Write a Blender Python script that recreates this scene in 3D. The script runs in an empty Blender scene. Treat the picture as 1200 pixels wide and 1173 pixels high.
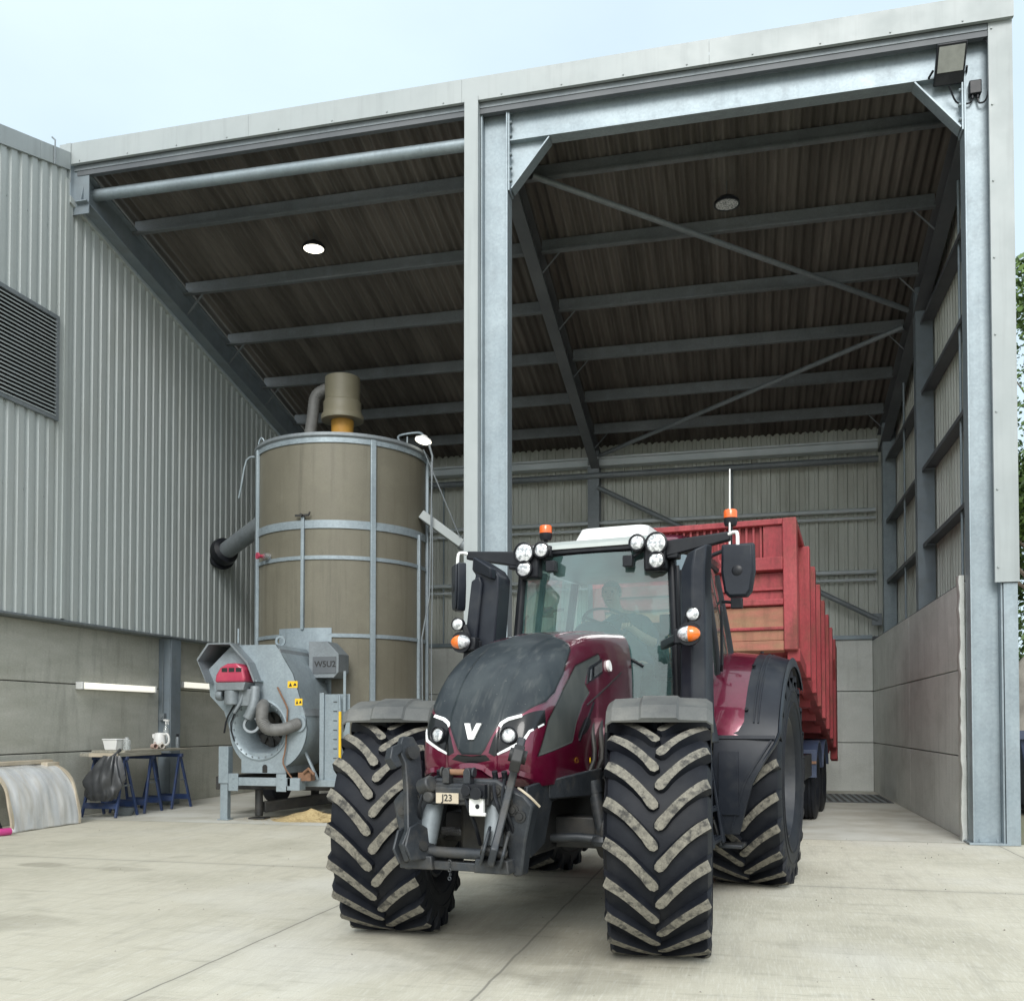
import bpy, bmesh, math, random
from mathutils import Vector, Matrix, noise as mnoise
R = math.radians
random.seed(7)
scene = bpy.context.scene
col = scene.collection

# ------------------------------------------------------------------ materials
def M(name, c, c2=None, sc=4., rough=.5, rough2=None, metal=0., bump=0., bsc=60., coat=0., spec=.5,
      stretch=(1,1,1), lo=.35, hi=.65, dirt=None, dsc=1.5, dlo=.45, dhi=.7, damt=.6, drough=.85, world=False, grain=0., gsc=70, streak=0.):
    m = bpy.data.materials.new(name); m.use_nodes = True
    nt = m.node_tree; N = nt.nodes; L = nt.links
    b = N['Principled BSDF']
    b.inputs['Roughness'].default_value = rough; b.inputs['Metallic'].default_value = metal
    b.inputs['Specular IOR Level'].default_value = spec
    if coat:
        b.inputs['Coat Weight'].default_value = coat; b.inputs['Coat Roughness'].default_value = .06
    tc = N.new('ShaderNodeTexCoord'); mp = N.new('ShaderNodeMapping'); mp.inputs['Scale'].default_value = stretch
    if world:
        g = N.new('ShaderNodeNewGeometry'); L.new(g.outputs['Position'], mp.inputs['Vector'])
    else:
        L.new(tc.outputs['Object'], mp.inputs['Vector'])
    colsock = None; rsock = None
    def mix(fac, a, bb):
        x = N.new('ShaderNodeMix'); x.data_type = 'RGBA'
        L.new(fac, x.inputs[0])
        for i, v in ((6, a), (7, bb)):
            if isinstance(v, tuple): x.inputs[i].default_value = (*v, 1)
            else: L.new(v, x.inputs[i])
        return x.outputs[2]
    def nz(scale, lo, hi, detail=6, vec=mp.outputs['Vector'], amt=1.):
        n = N.new('ShaderNodeTexNoise'); n.inputs['Scale'].default_value = scale; n.inputs['Detail'].default_value = detail
        n.inputs['Roughness'].default_value = .6
        L.new(vec, n.inputs['Vector'])
        r = N.new('ShaderNodeMapRange'); r.inputs[1].default_value = lo; r.inputs[2].default_value = hi; r.inputs[4].default_value = amt
        L.new(n.outputs['Fac'], r.inputs[0]); return r.outputs[0]
    b.inputs['Base Color'].default_value = (*c, 1)
    if c2:
        f = nz(sc, lo, hi); colsock = mix(f, c, c2)
        if rough2 is not None:
            r = N.new('ShaderNodeMapRange'); r.inputs[3].default_value = rough; r.inputs[4].default_value = rough2
            L.new(f, r.inputs[0]); rsock = r.outputs[0]
    if dirt:
        f = nz(dsc, dlo, dhi, 9, amt=damt)
        colsock = mix(f, colsock if colsock else c, dirt)
        r = N.new('ShaderNodeMapRange'); r.inputs[4].default_value = drough
        if rsock: L.new(rsock, r.inputs[3])
        else: r.inputs[3].default_value = rough
        L.new(f, r.inputs[0]); rsock = r.outputs[0]
    if streak:   # run-off streaks down the sheet
        ms = N.new('ShaderNodeMapping'); ms.inputs['Scale'].default_value = (1,1,.05); L.new(mp.outputs['Vector'], ms.inputs['Vector'])
        f = nz(9., .52, .72, 4, vec=ms.outputs['Vector'], amt=streak)
        colsock = mix(f, colsock if colsock else c, tuple(v*.45 for v in c))
    if grain:
        n = N.new('ShaderNodeTexNoise'); n.inputs['Scale'].default_value = gsc; n.inputs['Detail'].default_value = 6; n.inputs['Roughness'].default_value = .7
        L.new(mp.outputs['Vector'], n.inputs['Vector'])
        r = N.new('ShaderNodeMapRange'); r.inputs[1].default_value = .3; r.inputs[2].default_value = .7; r.inputs[3].default_value = 1-grain; r.inputs[4].default_value = 1+grain; L.new(n.outputs['Fac'], r.inputs[0])
        x = N.new('ShaderNodeMix'); x.data_type = 'RGBA'; x.blend_type = 'MULTIPLY'; x.inputs[0].default_value = 1
        if colsock: L.new(colsock, x.inputs[6])
        else: x.inputs[6].default_value = (*c,1)
        L.new(r.outputs[0], x.inputs[7]); colsock = x.outputs[2]
    if colsock: L.new(colsock, b.inputs['Base Color'])
    if rsock: L.new(rsock, b.inputs['Roughness'])
    if bump:
        n = N.new('ShaderNodeTexNoise'); n.inputs['Scale'].default_value = bsc; n.inputs['Detail'].default_value = 5
        L.new(mp.outputs['Vector'], n.inputs['Vector'])
        bp = N.new('ShaderNodeBump'); bp.inputs['Strength'].default_value = bump; bp.inputs['Distance'].default_value = .01
        L.new(n.outputs['Fac'], bp.inputs['Height']); L.new(bp.outputs['Normal'], b.inputs['Normal'])
    m['_c'] = 1
    return m

def galv(name, c=(.40,.44,.46), c2=(.52,.56,.58), rough=.42, metal=.35):
    m = M(name, c, c2, sc=1.2, rough=rough+.06, metal=metal, streak=.18, dirt=(.21,.24,.26), dsc=3.5, dlo=.5, dhi=.75, damt=.5, drough=.6)
    nt = m.node_tree; N = nt.nodes; L = nt.links; b = N['Principled BSDF']
    src = b.inputs['Base Color'].links[0].from_socket
    tc = N.new('ShaderNodeTexCoord')
    v = N.new('ShaderNodeTexVoronoi'); v.inputs['Scale'].default_value = 38; L.new(tc.outputs['Object'], v.inputs['Vector'])
    sep = N.new('ShaderNodeSeparateColor'); L.new(v.outputs['Color'], sep.inputs[0])
    r = N.new('ShaderNodeMapRange'); r.inputs[3].default_value = .93; r.inputs[4].default_value = 1.06; L.new(sep.outputs[0], r.inputs[0])
    x = N.new('ShaderNodeMix'); x.data_type = 'RGBA'; x.blend_type = 'MULTIPLY'; x.inputs[0].default_value = 1
    L.new(src, x.inputs[6]); L.new(r.outputs[0], x.inputs[7]); L.new(x.outputs[2], b.inputs['Base Color'])
    return m

def emit(name, c, s):
    m = bpy.data.materials.new(name); m.use_nodes = True
    b = m.node_tree.nodes['Principled BSDF']; b.inputs['Base Color'].default_value = (*c, 1)
    b.inputs['Emission Color'].default_value = (*c, 1); b.inputs['Emission Strength'].default_value = s
    return m

def glass(name, tint, refl=.25, dust_haze=.08, dust_hazec=(.5,.55,.52), rlo=.06, rhi=.9):
    m = bpy.data.materials.new(name); m.use_nodes = True
    nt = m.node_tree; N = nt.nodes; L = nt.links; N.clear()
    o = N.new('ShaderNodeOutputMaterial')
    t = N.new('ShaderNodeBsdfTransparent'); t.inputs[0].default_value = (*tint, 1)
    g = N.new('ShaderNodeBsdfGlossy'); g.inputs['Roughness'].default_value = .03; g.inputs[0].default_value = (.9,.95,.95,1)
    d = N.new('ShaderNodeBsdfDiffuse'); d.inputs[0].default_value = (*dust_hazec, 1)
    lw = N.new('ShaderNodeLayerWeight'); lw.inputs[0].default_value = .35
    mr = N.new('ShaderNodeMapRange'); mr.inputs[3].default_value = rlo; mr.inputs[4].default_value = rhi
    L.new(lw.outputs['Facing'], mr.inputs[0])
    tc = N.new('ShaderNodeTexCoord'); nz = N.new('ShaderNodeTexNoise'); nz.inputs['Scale'].default_value = 3.; nz.inputs['Detail'].default_value = 8
    L.new(tc.outputs['Object'], nz.inputs['Vector'])
    md = N.new('ShaderNodeMapRange'); md.inputs[1].default_value = .3; md.inputs[2].default_value = .75; md.inputs[3].default_value = dust_haze*.5; md.inputs[4].default_value = dust_haze*1.6
    L.new(nz.outputs['Fac'], md.inputs[0])
    m1 = N.new('ShaderNodeMixShader'); L.new(mr.outputs[0], m1.inputs[0]); L.new(t.outputs[0], m1.inputs[1]); L.new(g.outputs[0], m1.inputs[2])
    m2 = N.new('ShaderNodeMixShader'); L.new(md.outputs[0], m2.inputs[0]); L.new(m1.outputs[0], m2.inputs[1]); L.new(d.outputs[0], m2.inputs[2])
    L.new(m2.outputs[0], o.inputs[0])
    return m

MT = dict(
 galv=galv('galvanised_steel', (.235,.285,.315), (.30,.355,.385)),
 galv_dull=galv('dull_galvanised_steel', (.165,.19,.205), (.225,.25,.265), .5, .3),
 steel_blue=M('grey_blue_painted_steel', (.15,.185,.215), (.19,.225,.25), sc=1.5, rough=.5, dirt=(.12,.13,.13), dsc=4, damt=.4),
 steel_dark=M('dark_painted_steel', (.075,.085,.095), (.11,.12,.13), sc=1.2, rough=.55),
 clad=M('grey_cladding_sheet', (.38,.42,.415), (.43,.465,.46), sc=.7, rough=.42, spec=.4, stretch=(1,1,.25), grain=.05, streak=.2, dirt=(.25,.265,.235), dsc=1.4, dlo=.5, dhi=.8, damt=.5),
 clad_in=M('cladding_inner_sheet', (.50,.53,.48), (.57,.59,.545), sc=.8, rough=.55, stretch=(1,1,.3), grain=.06, dirt=(.26,.265,.22), dsc=2, damt=.4),
 flash=M('grey_flashing_sheet', (.305,.34,.345), (.34,.372,.375), sc=.8, rough=.4, streak=.2, dirt=(.25,.275,.275), dsc=1.3, damt=.3),
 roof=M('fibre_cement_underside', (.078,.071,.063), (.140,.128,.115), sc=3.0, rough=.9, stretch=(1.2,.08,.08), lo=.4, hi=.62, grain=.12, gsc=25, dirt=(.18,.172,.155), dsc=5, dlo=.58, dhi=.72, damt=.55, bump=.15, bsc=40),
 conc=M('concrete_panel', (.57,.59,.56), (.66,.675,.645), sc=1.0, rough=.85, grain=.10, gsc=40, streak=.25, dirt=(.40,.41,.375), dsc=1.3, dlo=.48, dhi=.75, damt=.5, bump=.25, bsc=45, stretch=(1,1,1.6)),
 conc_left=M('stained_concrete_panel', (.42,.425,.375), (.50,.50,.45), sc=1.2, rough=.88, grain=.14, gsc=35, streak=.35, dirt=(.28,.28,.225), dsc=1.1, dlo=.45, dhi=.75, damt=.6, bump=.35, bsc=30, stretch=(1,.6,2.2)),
 white=M('white_paint', (.72,.73,.72), (.78,.78,.76), sc=3, rough=.45),
 blackp=M('black_plastic', spec=.3, c=(.008,.009,.012), c2=(.014,.016,.020), sc=6, rough=.38, dirt=(.06,.06,.058), dsc=5, dlo=.55, dhi=.85, damt=.3, bump=.05, bsc=300),
 blackp2=M('dusty_black_plastic', spec=.3, c=(.010,.013,.020), c2=(.018,.022,.030), sc=4, rough=.40, dirt=(.085,.086,.08), dsc=3, dlo=.5, dhi=.85, damt=.4, bump=.04, bsc=300),
 fender=M('dusty_fender_plastic', (.05,.054,.055), (.095,.10,.095), sc=3, rough=.55, grain=.12, dirt=(.20,.195,.175), dsc=2.5, dlo=.45, dhi=.75, damt=.6),
 iron=M('grey_painted_iron', (.019,.023,.028), (.034,.039,.045), sc=5, rough=.45, metal=.2, grain=.2, dirt=(.095,.085,.07), dsc=6, dlo=.5, dhi=.72, damt=.5, bump=.1, bsc=80),
 irond=M('dark_greasy_iron', (.018,.019,.02), (.035,.036,.036), sc=6, rough=.55, metal=.2, dirt=(.09,.08,.065), dsc=5, damt=.5),
 chrome=M('bare_bright_steel', (.62,.63,.64), (.45,.45,.45), sc=20, rough=.25, metal=.9),
 rubber=M('tyre_rubber', (.0065,.008,.012), (.011,.013,.018), sc=7, rough=.55, spec=.22, dirt=(.04,.038,.034), dsc=3.5, dlo=.5, dhi=.85, damt=.45, bump=.08, bsc=120),
 lug=M('dusty_tyre_lug', (.20,.188,.155), (.14,.132,.11), sc=30, rough=.95, grain=.3, gsc=90, dirt=(.028,.028,.027), dsc=20, dlo=.49, dhi=.64, damt=.9, bump=.3, bsc=120),
 rim=M('dark_grey_rim', (.012,.015,.022), (.02,.024,.032), sc=4, rough=.35, dirt=(.08,.078,.07), dsc=4, damt=.35),
 red=M('dark_red_metallic_paint', (.115,.0035,.024), (.135,.005,.031), sc=30, rough=.28, metal=.35, coat=1., dirt=(.14,.075,.08), dsc=4, dlo=.5, dhi=.85, damt=.35),
 trailer_red=M('faded_red_paint', (.235,.022,.030), (.34,.058,.065), sc=1.8, rough=.6, stretch=(1,1,.5), grain=.22, gsc=45, streak=.5, dirt=(.16,.055,.04), dsc=4.5, dlo=.48, dhi=.70, damt=.85, bump=.06, bsc=40),
 trailer_dark=M('dark_red_paint', (.22,.022,.028), (.28,.035,.04), sc=2.2, rough=.6, dirt=(.10,.04,.03), dsc=3, damt=.5),
 rusty=M('worn_tan_board', (.30,.175,.10), (.36,.13,.095), sc=2.6, rough=.8, grain=.2, streak=.4, dirt=(.18,.115,.065), dsc=3.5, damt=.6, stretch=(1,1,3)),
 tank=M('perforated_tank_sheet', (.135,.126,.094), (.168,.157,.12), sc=.6, rough=.55, metal=.15, grain=.2, gsc=110, streak=.35, dirt=(.23,.22,.165), dsc=2.2, dlo=.52, dhi=.78, damt=.4, bump=.3, bsc=120),
 cyclone=M('beige_cyclone_paint', (.17,.155,.105), (.20,.185,.13), sc=2, rough=.5),
 ochre=M('ochre_duct', (.42,.21,.03), (.5,.27,.05), sc=4, rough=.6),
 hose=M('grey_flexible_hose', (.11,.11,.105), (.15,.15,.145), sc=9, rough=.6),
 burner=M('magenta_burner_cover', (.36,.03,.075), (.44,.06,.10), sc=6, rough=.4, coat=.4),
 yellow=M('yellow_sticker', (.75,.48,.02), rough=.5),
 blackink=M('black_print', (.015,.015,.015), rough=.5),
 whiteink=M('white_print', (.8,.8,.78), rough=.5),
 lens=M('clear_lamp_lens', (.30,.32,.33), (.80,.82,.83), sc=34, rough=.15, metal=.3, coat=1., lo=.42, hi=.55),
 flood=M('floodlight_glass', (.26,.27,.255), (.32,.33,.31), sc=9, rough=.2),
 galv_lit=M('lit_galvanised_steel', (.50,.56,.58), (.58,.63,.65), sc=2, rough=.45),  # lighter copy of galv, highlights on the back rails put into the colour
 drl=M('white_light_strip', (.82,.84,.84), rough=.2, coat=1.),
 amber=M('amber_lens', (.85,.19,.015), (.75,.14,.01), sc=15, rough=.2, coat=.8),
 beacon=M('orange_beacon', (.78,.13,.015), rough=.25, coat=.6),
 blue=M('blue_trestle_paint', (.02,.042,.12), (.028,.055,.15), sc=6, rough=.5, dirt=(.12,.12,.11), dsc=8, damt=.4),
 wood=M('grey_wood_board', (.26,.245,.20), (.36,.345,.29), sc=5, rough=.85, stretch=(6,.6,6), bump=.2, bsc=40),
 bag=M('black_bin_bag', (.035,.038,.042), (.055,.058,.062), sc=5, rough=.32, spec=.6),
 wrap=M('dusty_clear_sheet', (.52,.54,.55), (.66,.68,.69), sc=2.2, rough=.22, coat=.6, stretch=(1,2.5,.6), bump=.25, bsc=5, dirt=(.40,.35,.26), dsc=2.5, damt=.5),
 wrapedge=M('weathered_timber_edge', (.42,.36,.27), (.52,.46,.36), sc=5, rough=.85),
 straw=M('straw', (.36,.27,.13), (.52,.41,.22), sc=40, rough=.9),
 skin=M('skin', (.36,.20,.14), (.40,.23,.165), sc=8, rough=.55),
 hair=M('dark_hair', (.03,.022,.016), rough=.7),
 shirt=M('dark_navy_shirt', (.035,.05,.08), (.05,.068,.10), sc=10, rough=.85),
 trouser=M('dark_work_trousers', (.03,.032,.038), rough=.9),
 seat=M('dark_seat_fabric', (.05,.055,.06), (.07,.075,.08), sc=12, rough=.9),
 bark=M('bark', (.10,.08,.06), (.16,.13,.10), sc=8, rough=.95, bump=.4, bsc=20),
 leaf=M('leaf_green', (.075,.14,.028), (.12,.20,.045), sc=1.6, rough=.6),
 leafd=M('leaf_dark', (.035,.07,.018), (.065,.115,.03), sc=1.6, rough=.6),
 stone=M('heap_gravel', (.22,.205,.18), (.34,.32,.28), sc=3, rough=.95, bump=.8, bsc=9),
 navy=M('dark_navy_paint', (.03,.045,.085), (.05,.065,.11), sc=2, rough=.5),
 pink=M('pink_plastic', (.5,.05,.22), rough=.4),
 brownd=M('rust_brown_part', (.16,.085,.05), (.22,.12,.07), sc=12, rough=.8),
 earth=M('rough_ground', (.20,.18,.13), (.12,.14,.07), sc=.35, rough=.95, bump=.5, bsc=4),
 tubw=M('white_lamp_tube', (.85,.85,.78), rough=.3),
)
MT['glass'] = glass('tinted_windscreen', (.62,.82,.80), dust_haze=.10, dust_hazec=(.30,.60,.58), rlo=.10, rhi=.8)  # teal diffuse layer paints in the sky haze reflected by the windscreen
MT['glass_side'] = glass('tinted_side_glass', (.62,.74,.70), dust_haze=.06, dust_hazec=(.35,.42,.38), rlo=.08, rhi=.7)
MT['bottle'] = glass('clear_bottle_plastic', (.85,.88,.88), dust_haze=.3, dust_hazec=(.7,.72,.72), rlo=.1, rhi=.6)
MT['lit'] = emit('lit_lamp', (1,.94,.78), 2.6)
MT['tube_lit'] = emit('lit_tube', (1,.97,.85), .55)

# ------------------------------------------------------------------ mesh builder
class MB:
    def __init__(s): s.v = []; s.f = []; s.m = []; s.i = 0
    def mat(s, i): s.i = i; return s
    def add(s, vs, fs):
        o = len(s.v); s.v += [tuple(v) for v in vs]; s.f += [tuple(o+k for k in f) for f in fs]; s.m += [s.i]*len(fs)
        return s
    def box(s, x0, x1, y0, y1, z0, z1):
        vs = [(x, y, z) for z in (z0, z1) for y in (y0, y1) for x in (x0, x1)]
        return s.add(vs, [(0,2,3,1),(4,5,7,6),(0,1,5,4),(2,6,7,3),(0,4,6,2),(1,3,7,5)])
    def hexa(s, b, t):   # bottom quad, top quad (both ccw from above)
        return s.add(list(b)+list(t), [(3,2,1,0),(4,5,6,7),(0,1,5,4),(1,2,6,5),(2,3,7,6),(3,0,4,7)])
    def frame(s, p0, p1, up=(0,0,1)):
        d = (Vector(p1)-Vector(p0)); L = d.length; d.normalize(); u = Vector(up)
        a = d.cross(u)
        if a.length < 1e-4: a = d.cross(Vector((1,0,0)))
        a.normalize(); b = a.cross(d); b.normalize(); return d, a, b, L
    def beam(s, p0, p1, w, h, up=(0,0,1), w1=None, h1=None):
        d, a, b, L = s.frame(p0, p1, up); p0 = Vector(p0); p1 = Vector(p1)
        w1 = w if w1 is None else w1; h1 = h if h1 is None else h1
        q = lambda p, w, h: [p-a*w/2-b*h/2, p+a*w/2-b*h/2, p+a*w/2+b*h/2, p-a*w/2+b*h/2]
        return s.add(q(p0,w,h)+q(p1,w1,h1), [(0,3,2,1)[::-1],(4,7,6,5),(0,1,5,4)[::-1],(1,2,6,5)[::-1],(2,3,7,6)[::-1],(3,0,4,7)[::-1]])
    def ibeam(s, p0, p1, depth, width, tw=.012, tf=.018, up=(0,0,1)):
        d, a, b, L = s.frame(p0, p1, up); p0 = Vector(p0); p1 = Vector(p1)
        h = depth/2; w = width/2; t = tw/2
        sec = [(-w,-h),(w,-h),(w,-h+tf),(t,-h+tf),(t,h-tf),(w,h-tf),(w,h),(-w,h),(-w,h-tf),(-t,h-tf),(-t,-h+tf),(-w,-h+tf)]
        return s.extr([[p+a*x+b*y for x, y in sec] for p in (p0, p1)])
    def extr(s, rings, caps=True, closed=True):
        n = len(rings[0]); vs = [v for r in rings for v in r]; fs = []
        for i in range(len(rings)-1):
            for k in range(n if closed else n-1):
                k2 = (k+1) % n
                fs.append((i*n+k, i*n+k2, (i+1)*n+k2, (i+1)*n+k))
        if caps and closed:
            fs.append(tuple(range(n))[::-1]); fs.append(tuple((len(rings)-1)*n+k for k in range(n)))
        return s.add(vs, fs)
    def cyl(s, p0, p1, r0, r1=None, n=16, caps=True):
        d, a, b, L = s.frame(p0, p1); r1 = r0 if r1 is None else r1
        ring = lambda p, r: [Vector(p)+a*r*math.cos(2*math.pi*k/n)+b*r*math.sin(2*math.pi*k/n) for k in range(n)]
        return s.extr([ring(p0, r0), ring(p1, r1)], caps)
    def tube(s, pts, r, n=10, caps=True, smooth=0):
        pts = [Vector(p) for p in pts]
        if smooth:
            P = [tuple(p) for p in pts]; pts = [Vector(p) for p in catmull(P, smooth)]
        rr = r if isinstance(r, (list, tuple)) else [r]*len(pts)
        d = (pts[1]-pts[0]).normalized(); a = d.cross(Vector((0,0,1)))
        if a.length < .05: a = d.cross(Vector((1,0,0)))
        a.normalize(); rings = []
        for i, p in enumerate(pts):
            if i == 0: t = pts[1]-pts[0]
            elif i == len(pts)-1: t = pts[-1]-pts[-2]
            else: t = (pts[i+1]-pts[i]).normalized()+(pts[i]-pts[i-1]).normalized()
            t.normalize(); a = (a-t*a.dot(t)).normalized(); b = t.cross(a)
            rings.append([p+a*rr[i]*math.cos(2*math.pi*k/n)+b*rr[i]*math.sin(2*math.pi*k/n) for k in range(n)])
        return s.extr(rings, caps)
    def prism(s, poly, fr, t0, t1):
        """poly in 2D, fr=(origin, ex, ey, en); extruded from t0 to t1 along en"""
        o, ex, ey, en = [Vector(q) for q in fr]
        ar = sum(poly[i][0]*poly[(i+1)%len(poly)][1]-poly[(i+1)%len(poly)][0]*poly[i][1] for i in range(len(poly)))
        if (ar < 0) ^ (ex.cross(ey).dot(en)*(t1-t0) < 0): poly = poly[::-1]
        return s.extr([[o+ex*x+ey*y+en*t for x, y in poly] for t in (t0, t1)])
    def xz(s, poly, y0, y1): return s.prism(poly, ((0,0,0),(1,0,0),(0,0,1),(0,1,0)), y0, y1)
    def yz(s, poly, x0, x1): return s.prism(poly, ((0,0,0),(0,1,0),(0,0,1),(1,0,0)), x0, x1)
    def xy(s, poly, z0, z1): return s.prism(poly, ((0,0,0),(1,0,0),(0,1,0),(0,0,1)), z0, z1)
    def lathe(s, prof, o=(0,0,0), axis=(0,0,1), n=32, close=False, a0=0, a1=2*math.pi, ref=None):
        ax = Vector(axis).normalized(); u = Vector(ref) if ref else (Vector((1,0,0)) if abs(ax.x) < .9 else Vector((0,0,1)))
        u = (u-ax*u.dot(ax)).normalized(); w = ax.cross(u); o = Vector(o)
        full = abs(a1-a0-2*math.pi) < 1e-6; m = n if full else n+1
        rings = [[o+ax*h+(u*math.cos(a0+(a1-a0)*k/n)+w*math.sin(a0+(a1-a0)*k/n))*r for r, h in prof] for k in range(m)]
        np_ = len(prof); vs = [v for r in rings for v in r]; fs = []
        for k in range(m if full else m-1):
            k2 = (k+1) % m
            for i in range(np_ if close else np_-1):
                i2 = (i+1) % np_
                fs.append((k*np_+i, k2*np_+i, k2*np_+i2, k*np_+i2))
        return s.add(vs, fs)
    def grid(s, rows, flip=False):
        n = len(rows[0]); vs = [v for r in rows for v in r]; fs = []
        for i in range(len(rows)-1):
            for k in range(n-1):
                f = (i*n+k, i*n+k+1, (i+1)*n+k+1, (i+1)*n+k)
                fs.append(f[::-1] if flip else f)
        return s.add(vs, fs)
    def bolt(s, c, n, r=.014, h=.012): 
        c = Vector(c); n = Vector(n).normalized(); return s.cyl(c, c+n*h, r, n=6)
    def build(s, name, mats, parent=None, bevel=0, ang=38, recalc=True, seg=2):
        me = bpy.data.meshes.new(name)
        off = Vector((0,0,0))
        rt_ = parent
        while rt_ is not None and rt_.parent is not None: rt_ = rt_.parent
        if rt_ is not None and rt_.get('_w'): off = rt_.location
        me.from_pydata([tuple(Vector(v)-off) for v in s.v], [], s.f)
        if not isinstance(mats, (list, tuple)): mats = [mats]
        for m in mats: me.materials.append(MT[m] if isinstance(m, str) else m)
        me.polygons.foreach_set('material_index', s.m)
        if recalc:
            bm = bmesh.new(); bm.from_mesh(me); bmesh.ops.recalc_face_normals(bm, faces=bm.faces); bm.to_mesh(me); bm.free()
        me.polygons.foreach_set('use_smooth', [True]*len(me.polygons))
        me.set_sharp_from_angle(angle=R(ang)); me.update()
        o = bpy.data.objects.new(name, me); col.objects.link(o)
        if parent is not None: o.parent = parent
        if bevel:
            b = o.modifiers.new('bevel', 'BEVEL'); b.width = bevel; b.segments = seg; b.limit_method = 'ANGLE'; b.angle_limit = R(35)
        return o

def catmull(P, n):
    out = []
    for i in range(len(P)-1):
        p0 = P[max(i-1,0)]; p1 = P[i]; p2 = P[i+1]; p3 = P[min(i+2,len(P)-1)]
        for k in range(n):
            t = k/n
            out.append(tuple(.5*(2*b+(c-a)*t+(2*a-5*b+4*c-d)*t*t+(3*b-a-3*c+d)*t**3) for a,b,c,d in zip(p0,p1,p2,p3)))
    out.append(P[-1]); return out

def tag(o, label=None, cat=None, group=None, kind=None):
    for k, v in (('label', label), ('category', cat), ('group', group), ('kind', kind)):
        if v: o[k] = v
    return o
def thing(name, label, cat, loc=(0,0,0), rz=0, group=None, world=True):
    o = bpy.data.objects.new(name, None); col.objects.link(o); o.location = loc; o.rotation_euler = (0,0,rz)
    o.empty_display_size = .2
    if world: o['_w'] = 1
    return tag(o, label, cat, group)
def copy_tree(o, parent=None):
    c = o.copy(); col.objects.link(c)
    if parent is not None: c.parent = parent
    for ch in [k for k in bpy.data.objects if k.parent == o]: copy_tree(ch, c)
    return c
def text_mesh(txt, size, extr=.002, bold=0.):
    cu = bpy.data.curves.new('lettering', 'FONT'); cu.body = txt; cu.size = size; cu.extrude = extr; cu.align_x = 'CENTER'; cu.align_y = 'CENTER'
    cu.offset = bold
    o = bpy.data.objects.new('lettering', cu); col.objects.link(o)
    dg = bpy.context.evaluated_depsgraph_get(); me = bpy.data.meshes.new_from_object(o.evaluated_get(dg))
    bpy.data.objects.remove(o); return me
def text_obj(name, txt, size, mat, parent, loc, rot, extr=.002, bold=0.):
    me = text_mesh(txt, size, extr, bold); me.materials.clear(); me.materials.append(MT[mat])
    o = bpy.data.objects.new(name, me); col.objects.link(o); o.parent = parent; o.location = loc; o.rotation_euler = rot
    return o

# ------------------------------------------------------------------ camera, sky, sun
cam = bpy.data.cameras.new('camera'); co = bpy.data.objects.new('camera', cam); col.objects.link(co); scene.camera = co
cam.sensor_width = 36; cam.lens = 36*1130/1200; cam.clip_end = 2000; cam.clip_start = .05
cam.shift_y = (847-1130*math.tan(R(1.5))-586.5)/1200
co.location = (0,0,1.45); co.rotation_euler = (R(91.5), 0, R(13.6))

SUN_AZ, SUN_EL = 174., 38.   # compass style: direction the light comes from, measured from +Y towards +X
w = bpy.data.worlds.new('World'); scene.world = w; w.use_nodes = True
N = w.node_tree.nodes; L = w.node_tree.links; bg = N['Background']
sky = N.new('ShaderNodeTexSky'); sky.sky_type = 'NISHITA'; sky.sun_disc = False
sky.sun_elevation = R(SUN_EL); sky.sun_rotation = R(SUN_AZ); sky.air_density = 1.; sky.dust_density = 2.
tc = N.new('ShaderNodeTexCoord'); mp = N.new('ShaderNodeMapping'); mp.inputs['Scale'].default_value = (1,1,2.2)
L.new(tc.outputs['Generated'], mp.inputs['Vector'])
nz = N.new('ShaderNodeTexNoise'); nz.inputs['Scale'].default_value = 1.7; nz.inputs['Detail'].default_value = 7; nz.inputs['Roughness'].default_value = .5
L.new(mp.outputs[0], nz.inputs['Vector'])
mr = N.new('ShaderNodeMapRange'); mr.inputs[1].default_value = .30; mr.inputs[2].default_value = .62; mr.inputs[3].default_value = .74; mr.inputs[4].default_value = .92
L.new(nz.outputs['Fac'], mr.inputs[0])
cloud = N.new('ShaderNodeMix'); cloud.data_type = 'RGBA'
L.new(mr.outputs[0], cloud.inputs[0]); L.new(sky.outputs[0], cloud.inputs[6])
# overcast: the cloud layer is brightest round the hidden sun, bluer away from it
dp = N.new('ShaderNodeVectorMath'); dp.operation = 'DOT_PRODUCT'; L.new(tc.outputs['Generated'], dp.inputs[0])
dp.inputs[1].default_value = (math.sin(R(SUN_AZ))*math.cos(R(SUN_EL)), math.cos(R(SUN_AZ))*math.cos(R(SUN_EL)), math.sin(R(SUN_EL)))
gr = N.new('ShaderNodeMapRange'); gr.inputs[1].default_value = -.3; gr.inputs[2].default_value = .9; L.new(dp.outputs['Value'], gr.inputs[0])
cc = N.new('ShaderNodeMix'); cc.data_type = 'RGBA'; L.new(gr.outputs[0], cc.inputs[0]); cc.inputs[6].default_value = (6.2,7.6,8.5,1); cc.inputs[7].default_value = (12.6,13.3,13.6,1)
L.new(cc.outputs[2], cloud.inputs[7])
L.new(cloud.outputs[2], bg.inputs['Color']); bg.inputs['Strength'].default_value = .10

sl = bpy.data.lights.new('sun', 'SUN'); sl.energy = 1.9; sl.angle = R(28); sl.color = (1,.985,.95)
so = bpy.data.objects.new('sun', sl); col.objects.link(so)
az, el = R(SUN_AZ), R(SUN_EL)
dirv = Vector((math.sin(az)*math.cos(el), math.cos(az)*math.cos(el), math.sin(el)))
so.rotation_euler = dirv.to_track_quat('Z', 'Y').to_euler(); so.location = (0,-20,30)
scene.view_settings.view_transform = 'Standard'; scene.view_settings.look = 'None'; scene.view_settings.exposure = .45; scene.view_settings.gamma = 1
scene.render.resolution_x = 1024; scene.render.resolution_y = 1000
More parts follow.
